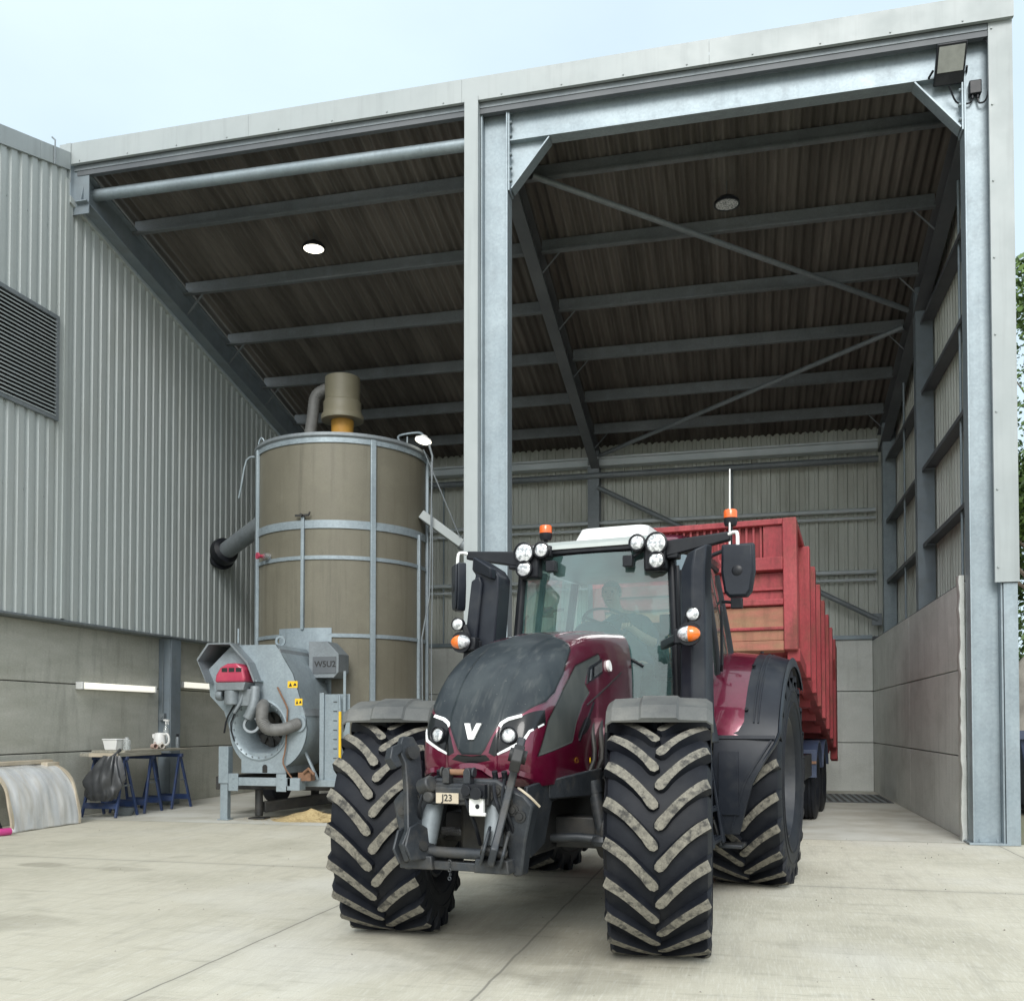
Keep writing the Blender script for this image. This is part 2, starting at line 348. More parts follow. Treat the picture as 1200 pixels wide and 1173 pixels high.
# ------------------------------------------------------------------ ground, yard, shed floor
def yard_material():
    m = M('yard_concrete', (.46,.435,.35), (.535,.51,.42), sc=.55, rough=.85, world=True,
          dirt=(.33,.315,.245), dsc=.8, dlo=.48, dhi=.74, damt=.65)
    nt = m.node_tree; N = nt.nodes; L = nt.links; b = N['Principled BSDF']
    src = b.inputs['Base Color'].links[0].from_socket
    g = N.new('ShaderNodeNewGeometry'); sp = N.new('ShaderNodeSeparateXYZ'); L.new(g.outputs['Position'], sp.inputs[0])
    def math_(op, a, bb=None):
        n = N.new('ShaderNodeMath'); n.operation = op
        for i, v in enumerate((a, bb)):
            if v is None: continue
            if isinstance(v, (int, float)): n.inputs[i].default_value = v
            else: L.new(v, n.inputs[i])
        return n.outputs[0]
    def mul(colr, fac, c):
        x = N.new('ShaderNodeMix'); x.data_type = 'RGBA'; L.new(fac, x.inputs[0]); L.new(colr, x.inputs[6]); x.inputs[7].default_value = (*c, 1); return x.outputs[2]
    def noise(sc, st, det=6):
        mp = N.new('ShaderNodeMapping'); mp.inputs['Scale'].default_value = st; L.new(g.outputs['Position'], mp.inputs['Vector'])
        n = N.new('ShaderNodeTexNoise'); n.inputs['Scale'].default_value = sc; n.inputs['Detail'].default_value = det; L.new(mp.outputs[0], n.inputs['Vector']); return n.outputs['Fac']
    def mrange(v, a, c, d=0., e=1.):
        n = N.new('ShaderNodeMapRange'); n.inputs[1].default_value = a; n.inputs[2].default_value = c; n.inputs[3].default_value = d; n.inputs[4].default_value = e; L.new(v, n.inputs[0]); return n.outputs[0]
    # brush marks, tyre scuffs, small dark spots, pale bloom
    c = src
    c = mul(c, mrange(noise(9, (1,.12,1)), .5, .72, 0, .35), (.30,.285,.235))
    c = mul(c, mrange(noise(5, (.35,1.6,1)), .58, .75, 0, .5), (.27,.255,.20))
    c = mul(c, mrange(noise(.45, (1,1,1), 3), .52, .68, 0, .55), (.58,.57,.52))
    c = mul(c, mrange(noise(26, (1,1,1), 2), .70, .76, 0, .55), (.16,.15,.12))
    c = mul(c, mrange(noise(150, (1,1,1), 4), .45, .70, 0, .38), (.25,.24,.19))
    c = mul(c, mrange(noise(70, (1,.08,1), 4), .5, .72, 0, .40), (.60,.59,.53))
    c = mul(c, mrange(noise(38, (.06,1,1), 4), .58, .74, 0, .35), (.24,.23,.18))
    c = mul(c, mrange(noise(2.1, (1,1,1), 8), .62, .74, 0, .35), (.25,.235,.18))
    # saw-cut joints between the poured bays
    wob = mrange(noise(3, (1,1,1), 3), 0, 1, -.015, .015)
    for axis, p in (('Y', 9.0), ('X', -3.16), ('X', -1.40), ('X', 2.9)):
        d = math_('ABSOLUTE', math_('SUBTRACT', math_('ADD', sp.outputs[axis], wob), p))
        c = mul(c, mrange(d, .004, .012, .75, 0.), (.12,.115,.10))
        c = mul(c, mrange(d, .01, .12, .22, 0.), (.26,.25,.21))
    for (px, py, rx, ry, st) in ((-7.0,8.5,.30,.16,.4),(-6.0,8.45,.36,.14,.25),(-5.2,6.0,.5,.3,.25),(-.9,5.4,.35,.35,.3),(1.3,7.6,.3,.25,.12),(.6,6.6,.5,.2,.10),(-1.5,6.9,1.1,1.6,.35),(-3.6,10.6,1.2,.5,.25)):  # ellipse under the tractor paints in its shade; the others are stains
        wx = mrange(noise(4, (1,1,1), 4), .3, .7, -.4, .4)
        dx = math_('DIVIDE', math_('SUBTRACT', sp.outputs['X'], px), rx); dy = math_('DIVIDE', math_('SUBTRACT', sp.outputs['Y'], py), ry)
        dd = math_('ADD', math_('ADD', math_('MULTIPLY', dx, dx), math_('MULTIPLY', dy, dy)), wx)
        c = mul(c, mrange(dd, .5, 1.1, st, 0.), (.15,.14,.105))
    L.new(c, b.inputs['Base Color'])
    n1 = noise(40, (1,.25,1), 5)
    bp = N.new('ShaderNodeBump'); bp.inputs['Strength'].default_value = .35; bp.inputs['Distance'].default_value = .01
    L.new(n1, bp.inputs['Height']); L.new(bp.outputs['Normal'], b.inputs['Normal'])
    return m
MT['yard'] = yard_material()
MT['floor'] = M('shed_floor_concrete', (.47,.47,.425), (.53,.53,.485), sc=.7, rough=.85, world=True, dirt=(.30,.275,.21), dsc=1.2, dlo=.42, dhi=.7, damt=.7, bump=.25, bsc=30)

mb = MB(); mb.add([(-400,-300,-.02),(400,-300,-.02),(400,500,-.02),(-400,500,-.02)], [(0,1,2,3)]); tag(mb.build('ground', 'earth', recalc=False), kind='structure')
mb = MB(); mb.add([(-40,-25,0),(4.4,-25,0),(4.4,12.62,0),(-40,12.62,0)], [(0,1,2,3)]); tag(mb.build('yard', 'yard', recalc=False), kind='structure')
mb = MB(); mb.add([(-10.3,12.622,.002),(3.1,12.622,.002),(3.1,22.0,.002),(-10.3,22.0,.002)], [(0,1,2,3)]); tag(mb.build('shed_floor', 'floor', recalc=False), kind='structure')

# ------------------------------------------------------------------ helpers for sheet cladding
def cladding(mb, p0, p1, nrm, zbot, ztop, pitch=.2, depth=.032, crown=.52, back=False, split=None):
    """trapezoidal sheet from p0 to p1 (xy), outward normal nrm, ztop as a function of distance"""
    p0 = Vector((*p0,0)); p1 = Vector((*p1,0)); d = (p1-p0); Lg = d.length; d.normalize(); n = Vector((*nrm,0))
    pts = []; k = 0; s = 0.
    a = pitch*crown; sl = pitch*.09
    while s < Lg:
        for ds, h in ((0,1),(a,1),(a+sl,0),(pitch-sl,0)):
            if s+ds <= Lg: pts.append((s+ds, h*depth))
        s += pitch
    pts.append((Lg, pts[-1][1]))
    rows = []
    zf = ztop if callable(ztop) else (lambda s: ztop)
    rows.append([p0+d*s+n*h+Vector((0,0,zbot)) for s, h in pts])
    rows.append([p0+d*s+n*h+Vector((0,0,zf(s))) for s, h in pts])
    mb.grid(rows)

ROOF_S = .24
def zr(y): return 9.98 - ROOF_S*(y-12.4)          # underside of the roof sheets
def zp(y): return zr(y) - .20                      # underside of purlins, top of rafters

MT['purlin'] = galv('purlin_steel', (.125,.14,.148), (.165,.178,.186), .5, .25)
shed = thing('open_shed', 'tall open-fronted steel shed with galvanised columns and a dark corrugated roof', 'shed', (-3.3,12.6,0))
XL, XR, YB = -9.80, 3.06, 21.80
# roof sheets: lapped rows of corrugated fibre cement
mb = MB(); ys = [12.42,13.82,15.30,16.75,18.2,19.6,20.85,22.1]
for i in range(len(ys)-1):
    xs = [XL-.05 + k*.146/8 for k in range(int((XR+.1-XL)/.146*8)+1)]
    wv = [.029*math.sin(2*math.pi*k/8) for k in range(len(xs))]
    ya, yb = ys[i]-.02, ys[i+1]+.10
    mb.grid([[(x, ya, zr(ya)+.055+h) for x, h in zip(xs, wv)], [(x, yb, zr(yb)+.032+h) for x, h in zip(xs, wv)]])
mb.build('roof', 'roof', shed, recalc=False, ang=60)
# purlins
PY = [13.72,15.2,16.65,18.1,19.5,20.75]
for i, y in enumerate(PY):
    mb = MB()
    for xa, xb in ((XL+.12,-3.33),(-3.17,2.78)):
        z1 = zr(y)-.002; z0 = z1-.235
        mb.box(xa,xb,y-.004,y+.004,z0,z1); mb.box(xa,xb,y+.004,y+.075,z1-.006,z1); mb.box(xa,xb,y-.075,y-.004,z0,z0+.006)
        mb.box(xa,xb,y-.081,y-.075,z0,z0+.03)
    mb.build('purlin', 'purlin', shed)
# front purlin behind the fascia
mb = MB(); mb.box(XL,XR-.1,12.46,12.54,zr(12.5)-.22,zr(12.5)); mb.build('purlin', 'steel_dark', shed)
# rafters
def rafter(x, mat, w=.2, d=.42):
    mb = MB(); y0, y1 = (12.46 if x < -9 else 12.72), 21.55
    mb.ibeam((x,y0,zp(y0)-d/2),(x,y1,zp(y1)-d/2), d, w, .014, .02)
    mb.build('rafter', mat, shed)
rafter(-3.25, 'steel_dark'); rafter(-9.70, 'steel_blue', .2, .46); rafter(2.86, 'steel_dark')
# fly braces between purlins and rafters
for y in PY[1::2]+[PY[2]]:
    for x, s in ((-3.25,1),(-9.70,1),(2.86,-1)):
        mb = MB(); mb.beam((x+s*.03,y,zp(y)-.40),(x+s*.42,y,zp(y)+.03),.045,.006); mb.build('fly_brace', 'galv_dull', shed)
# front columns (web in the front plane) with base plates
def col_i(name, xa, xb, y, z1, mat='galv', w=.26, tf=.022):
    mb = MB(); mb.box(xa,xa+tf,y-w/2,y+w/2,.003,z1); mb.box(xb-tf,xb,y-w/2,y+w/2,.003,z1); mb.box(xa+tf,xb-tf,y-.008,y+.008,.003,z1)
    mb.box(xa-.05,xb+.05,y-w/2-.04,y+w/2+.04,.0025,.028)
    for x in (xa+.08, xb-.08):
        for yy in (y-.09,y+.09): mb.cyl((x,yy,.028),(x,yy,.07),.014,n=6)
    for z in (.45,):
        pass
    return mb.build(name, mat, shed, bevel=.003)
col_i('column', -3.46, -3.085, 12.62, 9.78)
col_i('column', 2.63, 2.985, 12.62, 9.80)
# eave portal beam of the right bay, haunches and bolted end plates
mb = MB(); mb.ibeam((-3.06,12.62,9.575),(2.605,12.62,9.575),.46,.2,.012,.02); mb.build('front_beam', 'galv', shed, bevel=.003)
for s, x in ((1,-3.06),(-1,2.605)):
    mb = MB(); pl = [(x,9.345),(x+s*.52,9.345),(x+s*.03,8.72),(x,8.72)]
    mb.xz(pl, 12.614, 12.626)
    mb.beam((x+s*.53,12.62,9.33),(x+s*.02,12.62,8.70),.2,.016,up=(0,1,0)) if False else None
    a = Vector((x+s*.535,12.62,9.335)); b = Vector((x+s*.012,12.62,8.70)); dd = (b-a).normalized(); nn = Vector((-dd.z,0,dd.x))
    mb.add([a+Vector((0,-.1,0)),a+Vector((0,.1,0)),b+Vector((0,.1,0)),b+Vector((0,-.1,0)),
            a+nn*.018+Vector((0,-.1,0)),a+nn*.018+Vector((0,.1,0)),b+nn*.018+Vector((0,.1,0)),b+nn*.018+Vector((0,-.1,0))],
           [(0,1,2,3),(4,7,6,5),(0,4,5,1),(1,5,6,2),(2,6,7,3),(3,7,4,0)])
    mb.build('haunch', 'galv', shed)
    mb = MB(); xe = x-s*.001; mb.box(min(xe,xe-s*.018),max(xe,xe-s*.018),12.50,12.74,8.66,9.83)
    for z in (8.8,8.98,9.16,9.42,9.6,9.75):
        for yy in (12.55,12.69): mb.cyl((xe+s*.0,yy,z),(xe+s*.03,yy,z),.018,n=6)
        mb.cyl((xe-s*.03,12.52,z),(xe+s*.03,12.52,z),.016,n=6)
    mb.build('end_plate', 'galv', shed)
# cover strip in front of the middle column, corner flashing of the right column
mb = MB(); mb.box(-3.655,-3.465,12.36,12.368,.003,9.93); mb.box(-3.655,-3.647,12.368,12.60,.003,9.93); mb.box(-3.473,-3.465,12.368,12.60,.003,9.93)
mb.build('cover_strip', 'flash', shed)
mb = MB(); mb.box(2.895,3.16,12.44,12.446,3.12,9.99); mb.box(3.154,3.16,12.446,12.75,3.12,9.99); mb.box(2.895,2.901,12.446,12.49,3.12,9.99)
for k in range(8):
    z = 3.3+k*.93
    for x in (2.93,): mb.cyl((x,12.425,z),(x,12.44,z),.012,n=6)
mb.build('corner_flashing', 'flash', shed)
mb = MB(); mb.box(2.99,3.145,12.47,12.476,.003,3.115); mb.box(3.139,3.145,12.476,12.74,.003,3.115); mb.box(2.99,2.996,12.476,12.74,.003,3.115)
mb.build('corner_post', 'galv', shed, bevel=.002)
# fascia, in three lengths with a thin reveal line, plus screws
mb = MB(); zb, zt = 9.88, 10.20
for xa, xb in ((-10.05,-6.9),(-6.897,-3.7),(-3.697,-.4),(-.397,3.165)):
    mb.box(xa,xb,12.378,12.384,zb,zt); mb.box(xa,xb,12.384,12.62,zt-.006,zt); mb.box(xa,xb,12.384,12.43,zb,zb+.006)
for k in range(16):
    x = -9.7+k*.82; mb.cyl((x,12.366,zb+.035),(x,12.378,zb+.035),.011,n=6)
mb.build('fascia', 'flash', shed)
mb = MB(); mb.box(-9.85,2.89,12.45,12.47,9.81,9.885); mb.build('gutter_board', 'galv_dull', shed)
mb = MB(); mb.box(-9.93,-9.60,12.47,12.49,9.15,9.95); mb.build('corner_plate','steel_blue',shed)
# roof and wall bracing
mb = MB(); mb.tube([(-2.96,13.5,zp(13.5)-.12),(2.72,17.30,zp(17.3)-.16)],.045); mb.build('brace', 'galv_dull', shed)
mb = MB(); mb.tube([(2.72,17.75,zp(17.75)-.16),(-3.15,21.4,zp(21.4)-.16)],.045); mb.build('brace', 'galv_dull', shed)
mb = MB(); mb.tube([(-3.2,21.45,6.75),(2.72,21.45,3.62)],.055); mb.box(2.6,2.8,21.43,21.47,3.5,3.75); mb.build('brace', 'galv_dull', shed)
# back wall: cladding, rails, eaves beam, middle column
mb = MB(); cladding(mb, (-10.1,21.78),(3.1,21.78),(0,-1),3.30,7.78,.2,.032,.30); mb.build('back_cladding', 'clad_in', shed, recalc=False)
for z in (4.66,5.98):
    mb = MB()
    for xa, xb in ((-10.0,-3.45),(-3.2,2.72)):
        mb.tube([(xa,21.62,z),(xb,21.62,z)],.045); mb.tube([(xa,21.62,z-.17),(xb,21.62,z-.17)],.03)
    mb.build('wall_rail', 'galv_lit', shed)
mb = MB(); mb.box(-10.0,2.76,21.5,21.7,7.24,7.44); mb.box(-10.0,2.76,21.42,21.5,7.40,7.44); mb.box(-10.0,2.76,21.44,21.5,7.24,7.26); mb.build('eaves_beam', 'galv_lit', shed, bevel=.004)
mb = MB(); mb.tube([(-10.0,21.46,7.02),(2.76,21.46,7.02)],.07); mb.build('eaves_tube', 'galv_dull', shed)
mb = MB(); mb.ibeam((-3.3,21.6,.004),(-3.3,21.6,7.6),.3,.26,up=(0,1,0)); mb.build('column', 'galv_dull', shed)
for x in (-6.9,-.25):
    mb = MB(); mb.tube([(x,21.66,3.3),(x,21.66,7.1)],.018); mb.build('tie_rod', 'galv', shed)
# right wall: cladding, columns, rails, ties
mb = MB()
cladding(mb, (3.10,12.66),(3.10,21.75),(-1,0),3.0,lambda s: zr(12.66+s)-.02,.2,.032,.30); mb.build('side_cladding', 'clad_in', shed, recalc=False)
mb = MB()
cladding(mb, (3.145,12.66),(3.145,21.78),(1,0),3.0,lambda s: zr(12.66+s)+.02,.2,.032,.52); mb.build('outer_cladding', 'clad', shed, recalc=False)
def col_side(y, x0, x1, z1, mat):
    mb = MB(); mb.ibeam(((x0+x1)/2,y,.004),((x0+x1)/2,y,z1),x1-x0,.22,.012,.02,up=(1,0,0))
    mb.box(x0+.02,x1-.02,y-.112,y-.104,3.2,z1); mb.build('column', mat, shed)
col_side(17.05, 2.78, 3.05, zp(17.05), 'steel_blue'); col_side(21.2, 2.80, 3.05, zp(21.2), 'galv')
for z in (4.40,5.65,6.93,8.1):
    for ya, yb in ((12.78,16.92),(17.18,21.08)):
        if zr(yb)-.4 < z: continue
        mb = MB(); mb.box(2.86,3.06,ya,yb,z-.02,z-.012); mb.box(2.852,2.86,ya,yb,z-.075,z-.012); mb.box(3.03,3.06,ya,yb,z-.012,z+.1)
        mb.build('side_rail', 'steel_dark', shed)
for y in (14.2,19.0):
    mb = MB(); mb.tube([(2.9,y,3.25),(2.9,y,zr(y)-.5)],.02); mb.build('tie_rod', 'galv', shed)
# concrete push walls: one mesh per panel
for ya, yb in ((12.95,17.02),(17.032,21.74)):
    for za, zb in ((.004,1.025),(1.040,2.115),(2.130,3.20)):
        mb = MB(); mb.box(2.64,2.79,ya,yb,za,zb); mb.build('wall_panel', 'conc', shed, bevel=.008)
for za, zb in ((.004,1.025),(1.040,2.115),(2.130,3.22)):
    for xa, xb in ((-10.1,-3.46),(-3.448,2.632)):
        mb = MB(); mb.box(xa,xb,21.62,21.76,za,zb); mb.build('wall_panel', 'conc', shed, bevel=.008)
mb = MB(); mb.box(-10.1,2.84,21.755,21.77,.004,3.3); mb.box(2.795,2.81,12.96,21.75,.004,3.19); mb.build('joint_light_stop', 'steel_dark', shed)  # added dark slabs, stop light coming through the panel joints
mb = MB(); mb.box(-10.0,2.62,21.56,21.70,3.225,3.31); mb.build('wall_capping', 'galv', shed)
mb = MB(); mb.box(2.665,2.84,12.9,21.6,3.205,3.225); mb.build('wall_capping', 'steel_dark', shed)
mb = MB()
rows = []
for k in range(41):
    z = .005+k*.0815; w0 = 2.568+random.uniform(-.010,.010); w1 = 12.80+random.uniform(-.012,.012)
    rows.append([(w0+.03,12.945,z),(w0,12.93,z),(w0+.004,w1,z),(2.628,w1+.01,z)])
mb.grid(rows); mb.build('wall_end_seal', 'conc', shed, ang=80)

# ------------------------------------------------------------------ neighbouring grey building on the left
nb = thing('clad_building', 'grey ribbed metal-clad building with a large louvre, left of the open shed', 'building', (-10.1,9,0))
rake = lambda y: 10.05+(y-12.36)*.30
mb = MB()
cladding(mb, (-9.90,3.0),(-9.90,12.36),(1,0),2.985,lambda s: rake(3.0+s)-.24,.2,.034,.52)
cladding(mb, (-9.90,12.36),(-9.90,21.75),(1,0),2.985,lambda s: zp(12.36+s)-.44,.2,.034,.52)
for z in (3.35,4.75,6.15,7.5,8.75):
    k = 0
    while True:
        y = 3.155+k*.2*2; k += 1
        if y > 21.5: break
        top = (rake(y)-.3) if y < 12.3 else zp(y)-.5
        if z < top and not (5.85 < z < 7.5 and 6.9 < y < 12.2): mb.cyl((-9.90,y,z),(-9.892,y,z),.011,n=6)
mb.build('cladding', 'clad', nb, recalc=False)
mb = MB()
for ya, yb in ((3.0,7.6),(7.603,11.73),(11.733,12.36)):
    mb.hexa([(-9.93,ya,rake(ya)-.27),(-9.84,ya,rake(ya)-.27),(-9.84,yb,rake(yb)-.27),(-9.93,yb,rake(yb)-.27)],
            [(-9.93,ya,rake(ya)),(-9.84,ya,rake(ya)),(-9.84,yb,rake(yb)),(-9.93,yb,rake(yb))])
mb.hexa([(-9.93,12.363,9.60),(-9.845,12.363,9.60),(-9.845,12.376,9.60),(-9.93,12.376,9.60)],[(-9.93,12.363,10.2),(-9.845,12.363,10.2),(-9.845,12.376,10.2),(-9.93,12.376,10.2)])
mb.build('verge_flashing', 'flash', nb, bevel=.004)
mb = MB(); y0, y1 = 12.36, 21.7
mb.hexa([(-9.90,y0,zp(y0)-.50),(-9.83,y0,zp(y0)-.50),(-9.83,y1,zp(y1)-.50),(-9.90,y1,zp(y1)-.50)],[(-9.90,y0,zp(y0)-.40),(-9.83,y0,zp(y0)-.40),(-9.83,y1,zp(y1)-.40),(-9.90,y1,zp(y1)-.40)])
mb.build('eaves_flashing', 'clad', nb)
mb = MB(); mb.box(-9.90,-9.845,12.29,12.36,3.0,9.62); mb.build('corner_trim', 'clad', nb)
mb = MB(); mb.box(-10.1,-9.85,3.0,21.7,2.955,2.985); mb.build('drip_trim', 'galv_dull', nb)
mb = MB(); mb.xy([(-10.0,3),(-10.0,21.7),(-24,21.7),(-24,3)],3.0,7.0)
mb.hexa([(-24,3,7.0),(-10.0,3,7.0),(-10.0,21.7,7.0),(-24,21.7,7.0)],[(-24,3,7.01),(-10.0,3,7.02),(-10.0,21.7,7.02),(-24,21.7,7.01)])
mb.build('inner_block', 'clad', nb)
lv = MB(); lv.box(-9.895,-9.83,7.0,7.06,5.90,7.46); lv.box(-9.895,-9.83,12.10,12.16,5.90,7.46); lv.box(-9.895,-9.83,7.06,12.10,7.40,7.46); lv.box(-9.895,-9.83,7.06,12.10,5.90,5.95)
lo = lv.build('louvre', 'galv_dull', nb)
mb = MB()
for k in range(25):
    z = 5.965+k*.0575
    mb.hexa([(-9.865,7.06,z+.035),(-9.862,7.06,z+.032),(-9.862,12.10,z+.032),(-9.865,12.10,z+.035)],[(-9.835,7.06,z+.004),(-9.83,7.06,z+.001),(-9.83,12.10,z+.001),(-9.835,12.10,z+.004)])
    mb.box(-9.834,-9.828,7.06,12.10,z-.008,z+.012)
mb.build('louvre_slats', 'flash', lo)
mb = MB(); mb.box(-9.868,-9.862,7.06,12.1,5.95,7.40); mb.build('louvre_backing', 'blackink', lo)
for ya, yb in ((3.0,9.2),(9.212,15.17),(15.50,21.6)):
    for za, zb in ((.004,.995),(1.010,2.045),(2.060,2.95)):
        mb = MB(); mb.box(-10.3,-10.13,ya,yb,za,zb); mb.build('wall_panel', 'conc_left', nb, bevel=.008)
mb = MB(); mb.box(-10.34,-10.31,3.0,21.6,.004,2.95); mb.build('joint_light_stop', 'steel_dark', nb)  # added slab behind the panels, keeps light out of the joints
for y in (15.33,9.206):
    mb = MB(); mb.ibeam((-10.02,y,.004),(-10.02,y,2.95),.26,.3,.012,.018,up=(1,0,0)); mb.box(-10.13,-9.91,y-.156,y-.150,.01,2.95)
    if y > 12: mb.build('column', 'steel_blue', nb, bevel=.003)
mb = MB(); mb.box(-9.89,-9.80,15.17,15.175,0,0.01)
mb = MB(); mb.box(-10.06,-9.97,15.085,15.172,1.50,1.62); mb.cyl((-10.015,15.07,1.56),(-10.015,15.085,1.56),.025); mb.tube([(-10.03,15.14,1.62),(-10.03,15.14,2.9)],.008); mb.build('switch_box', 'galv_dull', nb, bevel=.006)
# thin conduit standing above the verge
mb = MB(); mb.tube([(-9.82,12.0,9.66),(-9.82,12.0,10.02),(-9.86,11.98,10.06)],.012); mb.build('conduit', 'galv_dull', nb)

# galvanised roller tube across the top of the left bay
rt = thing('roller_tube', 'long galvanised roller tube across the top of the left bay', 'roller tube', (-9.9,12.75,9.7))
mb = MB(); mb.cyl((-9.72,12.72,9.56),(-3.70,12.72,9.50),.085,n=24); mb.cyl((-9.73,12.72,9.56),(-9.72,12.72,9.56),.095,n=24); mb.build('tube', 'galv', rt)
mb = MB(); mb.beam((-9.86,12.72,9.57),(-9.73,12.72,9.57),.06,.03); mb.build('bracket', 'galv_dull', rt)
mb = MB(); mb.beam((-3.70,12.72,9.50),(-3.60,12.72,9.50),.06,.03); mb.box(-3.66,-3.645,12.66,12.78,9.35,9.68); mb.build('bracket', 'galv_dull', rt)

# ------------------------------------------------------------------ lamps on the buildings
def high_bay(x, y, z, lit):
    t = thing('ceiling_light', 'lit round ceiling lamp glowing white under the roof of the left bay' if lit else 'unlit round ceiling lamp hanging on a chain under the roof of the right bay', 'ceiling light', (x,y,z), group='round ceiling lamps under the shed roof')
    mb = MB(); mb.lathe([(0,.14),(.05,.14),(.06,.10),(.15,.08),(.19,.03),(.19,0),(.165,0),(.165,.012),(0,.012)],(x,y,z),n=32); mb.build('housing', 'blackp', t)
    mb = MB(); mb.lathe([(0,.004),(.163,.004),(.163,.008),(0,.008)],(x,y,z),n=32); mb.build('lens', 'lit' if lit else 'lens', t)
    mb = MB(); mb.tube([(x,y,z+.14),(x,y,zr(y))],.006,6); mb.build('chain', 'steel_dark', t)
high_bay(-6.84,14.43,9.22,True); high_bay(-.22,14.45,9.12,False)
def wall_light(y0, y1, z, label):
    t = thing('strip_light', label, 'strip light', (-10.05,(y0+y1)/2,z), group='strip lights on the concrete wall')
    mb = MB(); mb.box(-10.128,-10.07,y0,y1,z-.045,z+.05); mb.build('base', 'white', t, bevel=.01)
    mb = MB(); mb.box(-10.07,-10.01,y0+.02,y1-.02,z-.05,z+.055); mb.build('diffuser', 'tube_lit', t, bevel=.02)
    mb = MB(); mb.box(-10.125,-10.0,y0-.03,y0+.02,z-.055,z+.06); mb.box(-10.125,-10.0,y1-.02,y1+.03,z-.055,z+.06); mb.build('end_cap', 'white', t, bevel=.008)
wall_light(13.0,14.9,2.03,'white strip light on the concrete wall left of the blue-grey post, above the trestle bench')
wall_light(15.75,17.3,2.15,'white strip light on the wall right of the blue-grey post, partly behind the fan hood')
fl = thing('floodlight', 'black square floodlight at the top right corner of the shed front', 'floodlight', (2.45,12.45,9.35))
mb = MB(); c = Vector((2.46,12.40,9.40)); 
# tilted lamp: body, glass, visor box, bracket
import mathutils
Rt = Matrix.Translation(c) @ Matrix.Rotation(R(38),4,'X') @ Matrix.Rotation(R(0),4,'Z')
def tb(x0,x1,y0,y1,z0,z1):
    m = MB(); m.box(x0,x1,y0,y1,z0,z1); m.v = [tuple(Rt@Vector(v)) for v in m.v]; return m
tb(-.17,.17,-.02,.05,-.2,.24).build('body', 'blackp', fl, bevel=.012)
tb(-.145,.145,-.026,-.0205,-.06,.21).build('lens', 'flood', fl)
tb(-.15,.15,.0505,.09,-.14,.16).build('driver_box', 'blackp', fl, bevel=.01)
mb = MB(); mb.tube([(2.27,12.42,9.38),(2.24,12.5,9.36),(2.24,12.60,9.36)],.014); mb.tube([(2.65,12.42,9.38),(2.66,12.5,9.36),(2.66,12.60,9.36)],.014); mb.build('bracket', 'blackp', fl)
jb = thing('junction_box', 'small black junction box with a looped cable on the top of the right column', 'junction box', (2.76,12.58,9.2))
mb = MB(); mb.box(2.70,2.84,12.53,12.608,9.10,9.27); mb.build('box', 'blackp', jb, bevel=.012)
mb = MB(); mb.cyl((2.74,12.57,9.06),(2.74,12.57,9.10),.02,n=10); mb.cyl((2.80,12.57,9.06),(2.80,12.57,9.10),.02,n=10); mb.build('gland', 'blackp', jb)
mb = MB(); mb.tube([(2.80,12.57,9.06),(2.82,12.56,8.99),(2.89,12.53,9.02),(2.93,12.5,9.3),(2.91,12.5,9.65),(2.84,12.52,9.76)],.011,8,smooth=5)
mb.tube([(2.74,12.57,9.06),(2.72,12.57,9.02),(2.66,12.57,9.01),(2.55,12.55,9.04),(2.46,12.47,9.2)],.011,8,smooth=4); mb.build('cable', 'blackp', jb)
# drain grate at the foot of the back wall
dg_ = thing('drain_grate', 'slotted steel drain grate in the floor by the back wall', 'drain grate', (2.0,19.6,0))
mb = MB(); mb.box(1.0,2.6,18.55,18.6,.003,.012); mb.box(1.0,2.6,20.6,20.65,.003,.012); mb.box(1.0,1.05,18.6,20.6,.003,.012); mb.box(2.55,2.6,18.6,20.6,.003,.012); mb.build('frame', 'steel_dark', dg_)
mb = MB()
for k in range(12): mb.box(1.05+.125*k+.01,1.05+.125*k+.07,18.6,20.6,.003,.011)
mb.build('bars', 'galv_dull', dg_)
mb = MB(); mb.box(1.05,2.55,18.6,20.6,.0022,.0028); mb.build('pit', 'blackink', dg_)
# ------------------------------------------------------------------ tractor (local frame: x to its left side, y to its rear, origin under the front axle)
TR = thing('tractor', 'dark red tractor with a dusty black bonnet, parked on the concrete before the trailer', 'tractor', (-1.457,6.387,0), R(-9.4), world=False)

PROF=[(-.74,1.07),(-.80,1.12),(-.83,1.19),(-.835,1.27),(-.825,1.36),(-.79,1.46),(-.72,1.57),(-.61,1.70),(-.46,1.82),(-.25,1.93),(0,2.01),(.35,2.085),(.75,2.13),(1.25,2.165)]
XS=[(0,-.010),(.13,-.008),(.158,-.006),(.178,.004),(.22,.008),(.29,.018),(.335,.04),(.365,.09),(.383,.18),(.395,.32),(.40,.5),(.405,1.3)]
def bonnet_rows():
    prof=catmull(PROF,8); xs=catmull(XS,6); rows=[]; A=[0]; P=[0]
    for i in range(1,len(xs)): A.append(A[-1]+math.hypot(xs[i][0]-xs[i-1][0],xs[i][1]-xs[i-1][1]))
    for i in range(1,len(prof)): P.append(P[-1]+math.hypot(prof[i][0]-prof[i-1][0],prof[i][1]-prof[i-1][1]))
    for (y,z) in prof:
        if y<0.05: ty,tz=.05,1.08
        else: ty=y; tz=1.08 if y<.35 else 1.08+(y-.35)*.62
        Lg=math.hypot(ty-y,tz-z); uy,uz=(ty-y)/Lg,(tz-z)/Lg
        rows.append([(x,y+uy*min(d,Lg),z+uz*min(d,Lg)) for (x,d) in xs])
    return rows,A,P
BR,BA,BP = bonnet_rows()
def bon_ap(p):
    best=(9e9,0,0)
    for i,row in enumerate(BR):
        for j,q in enumerate(row):
            d=(q[0]-abs(p[0]))**2+(q[1]-p[1])**2+(q[2]-p[2])**2
            if d<best[0]: best=(d,BA[j],BP[i])
    return best[1:]
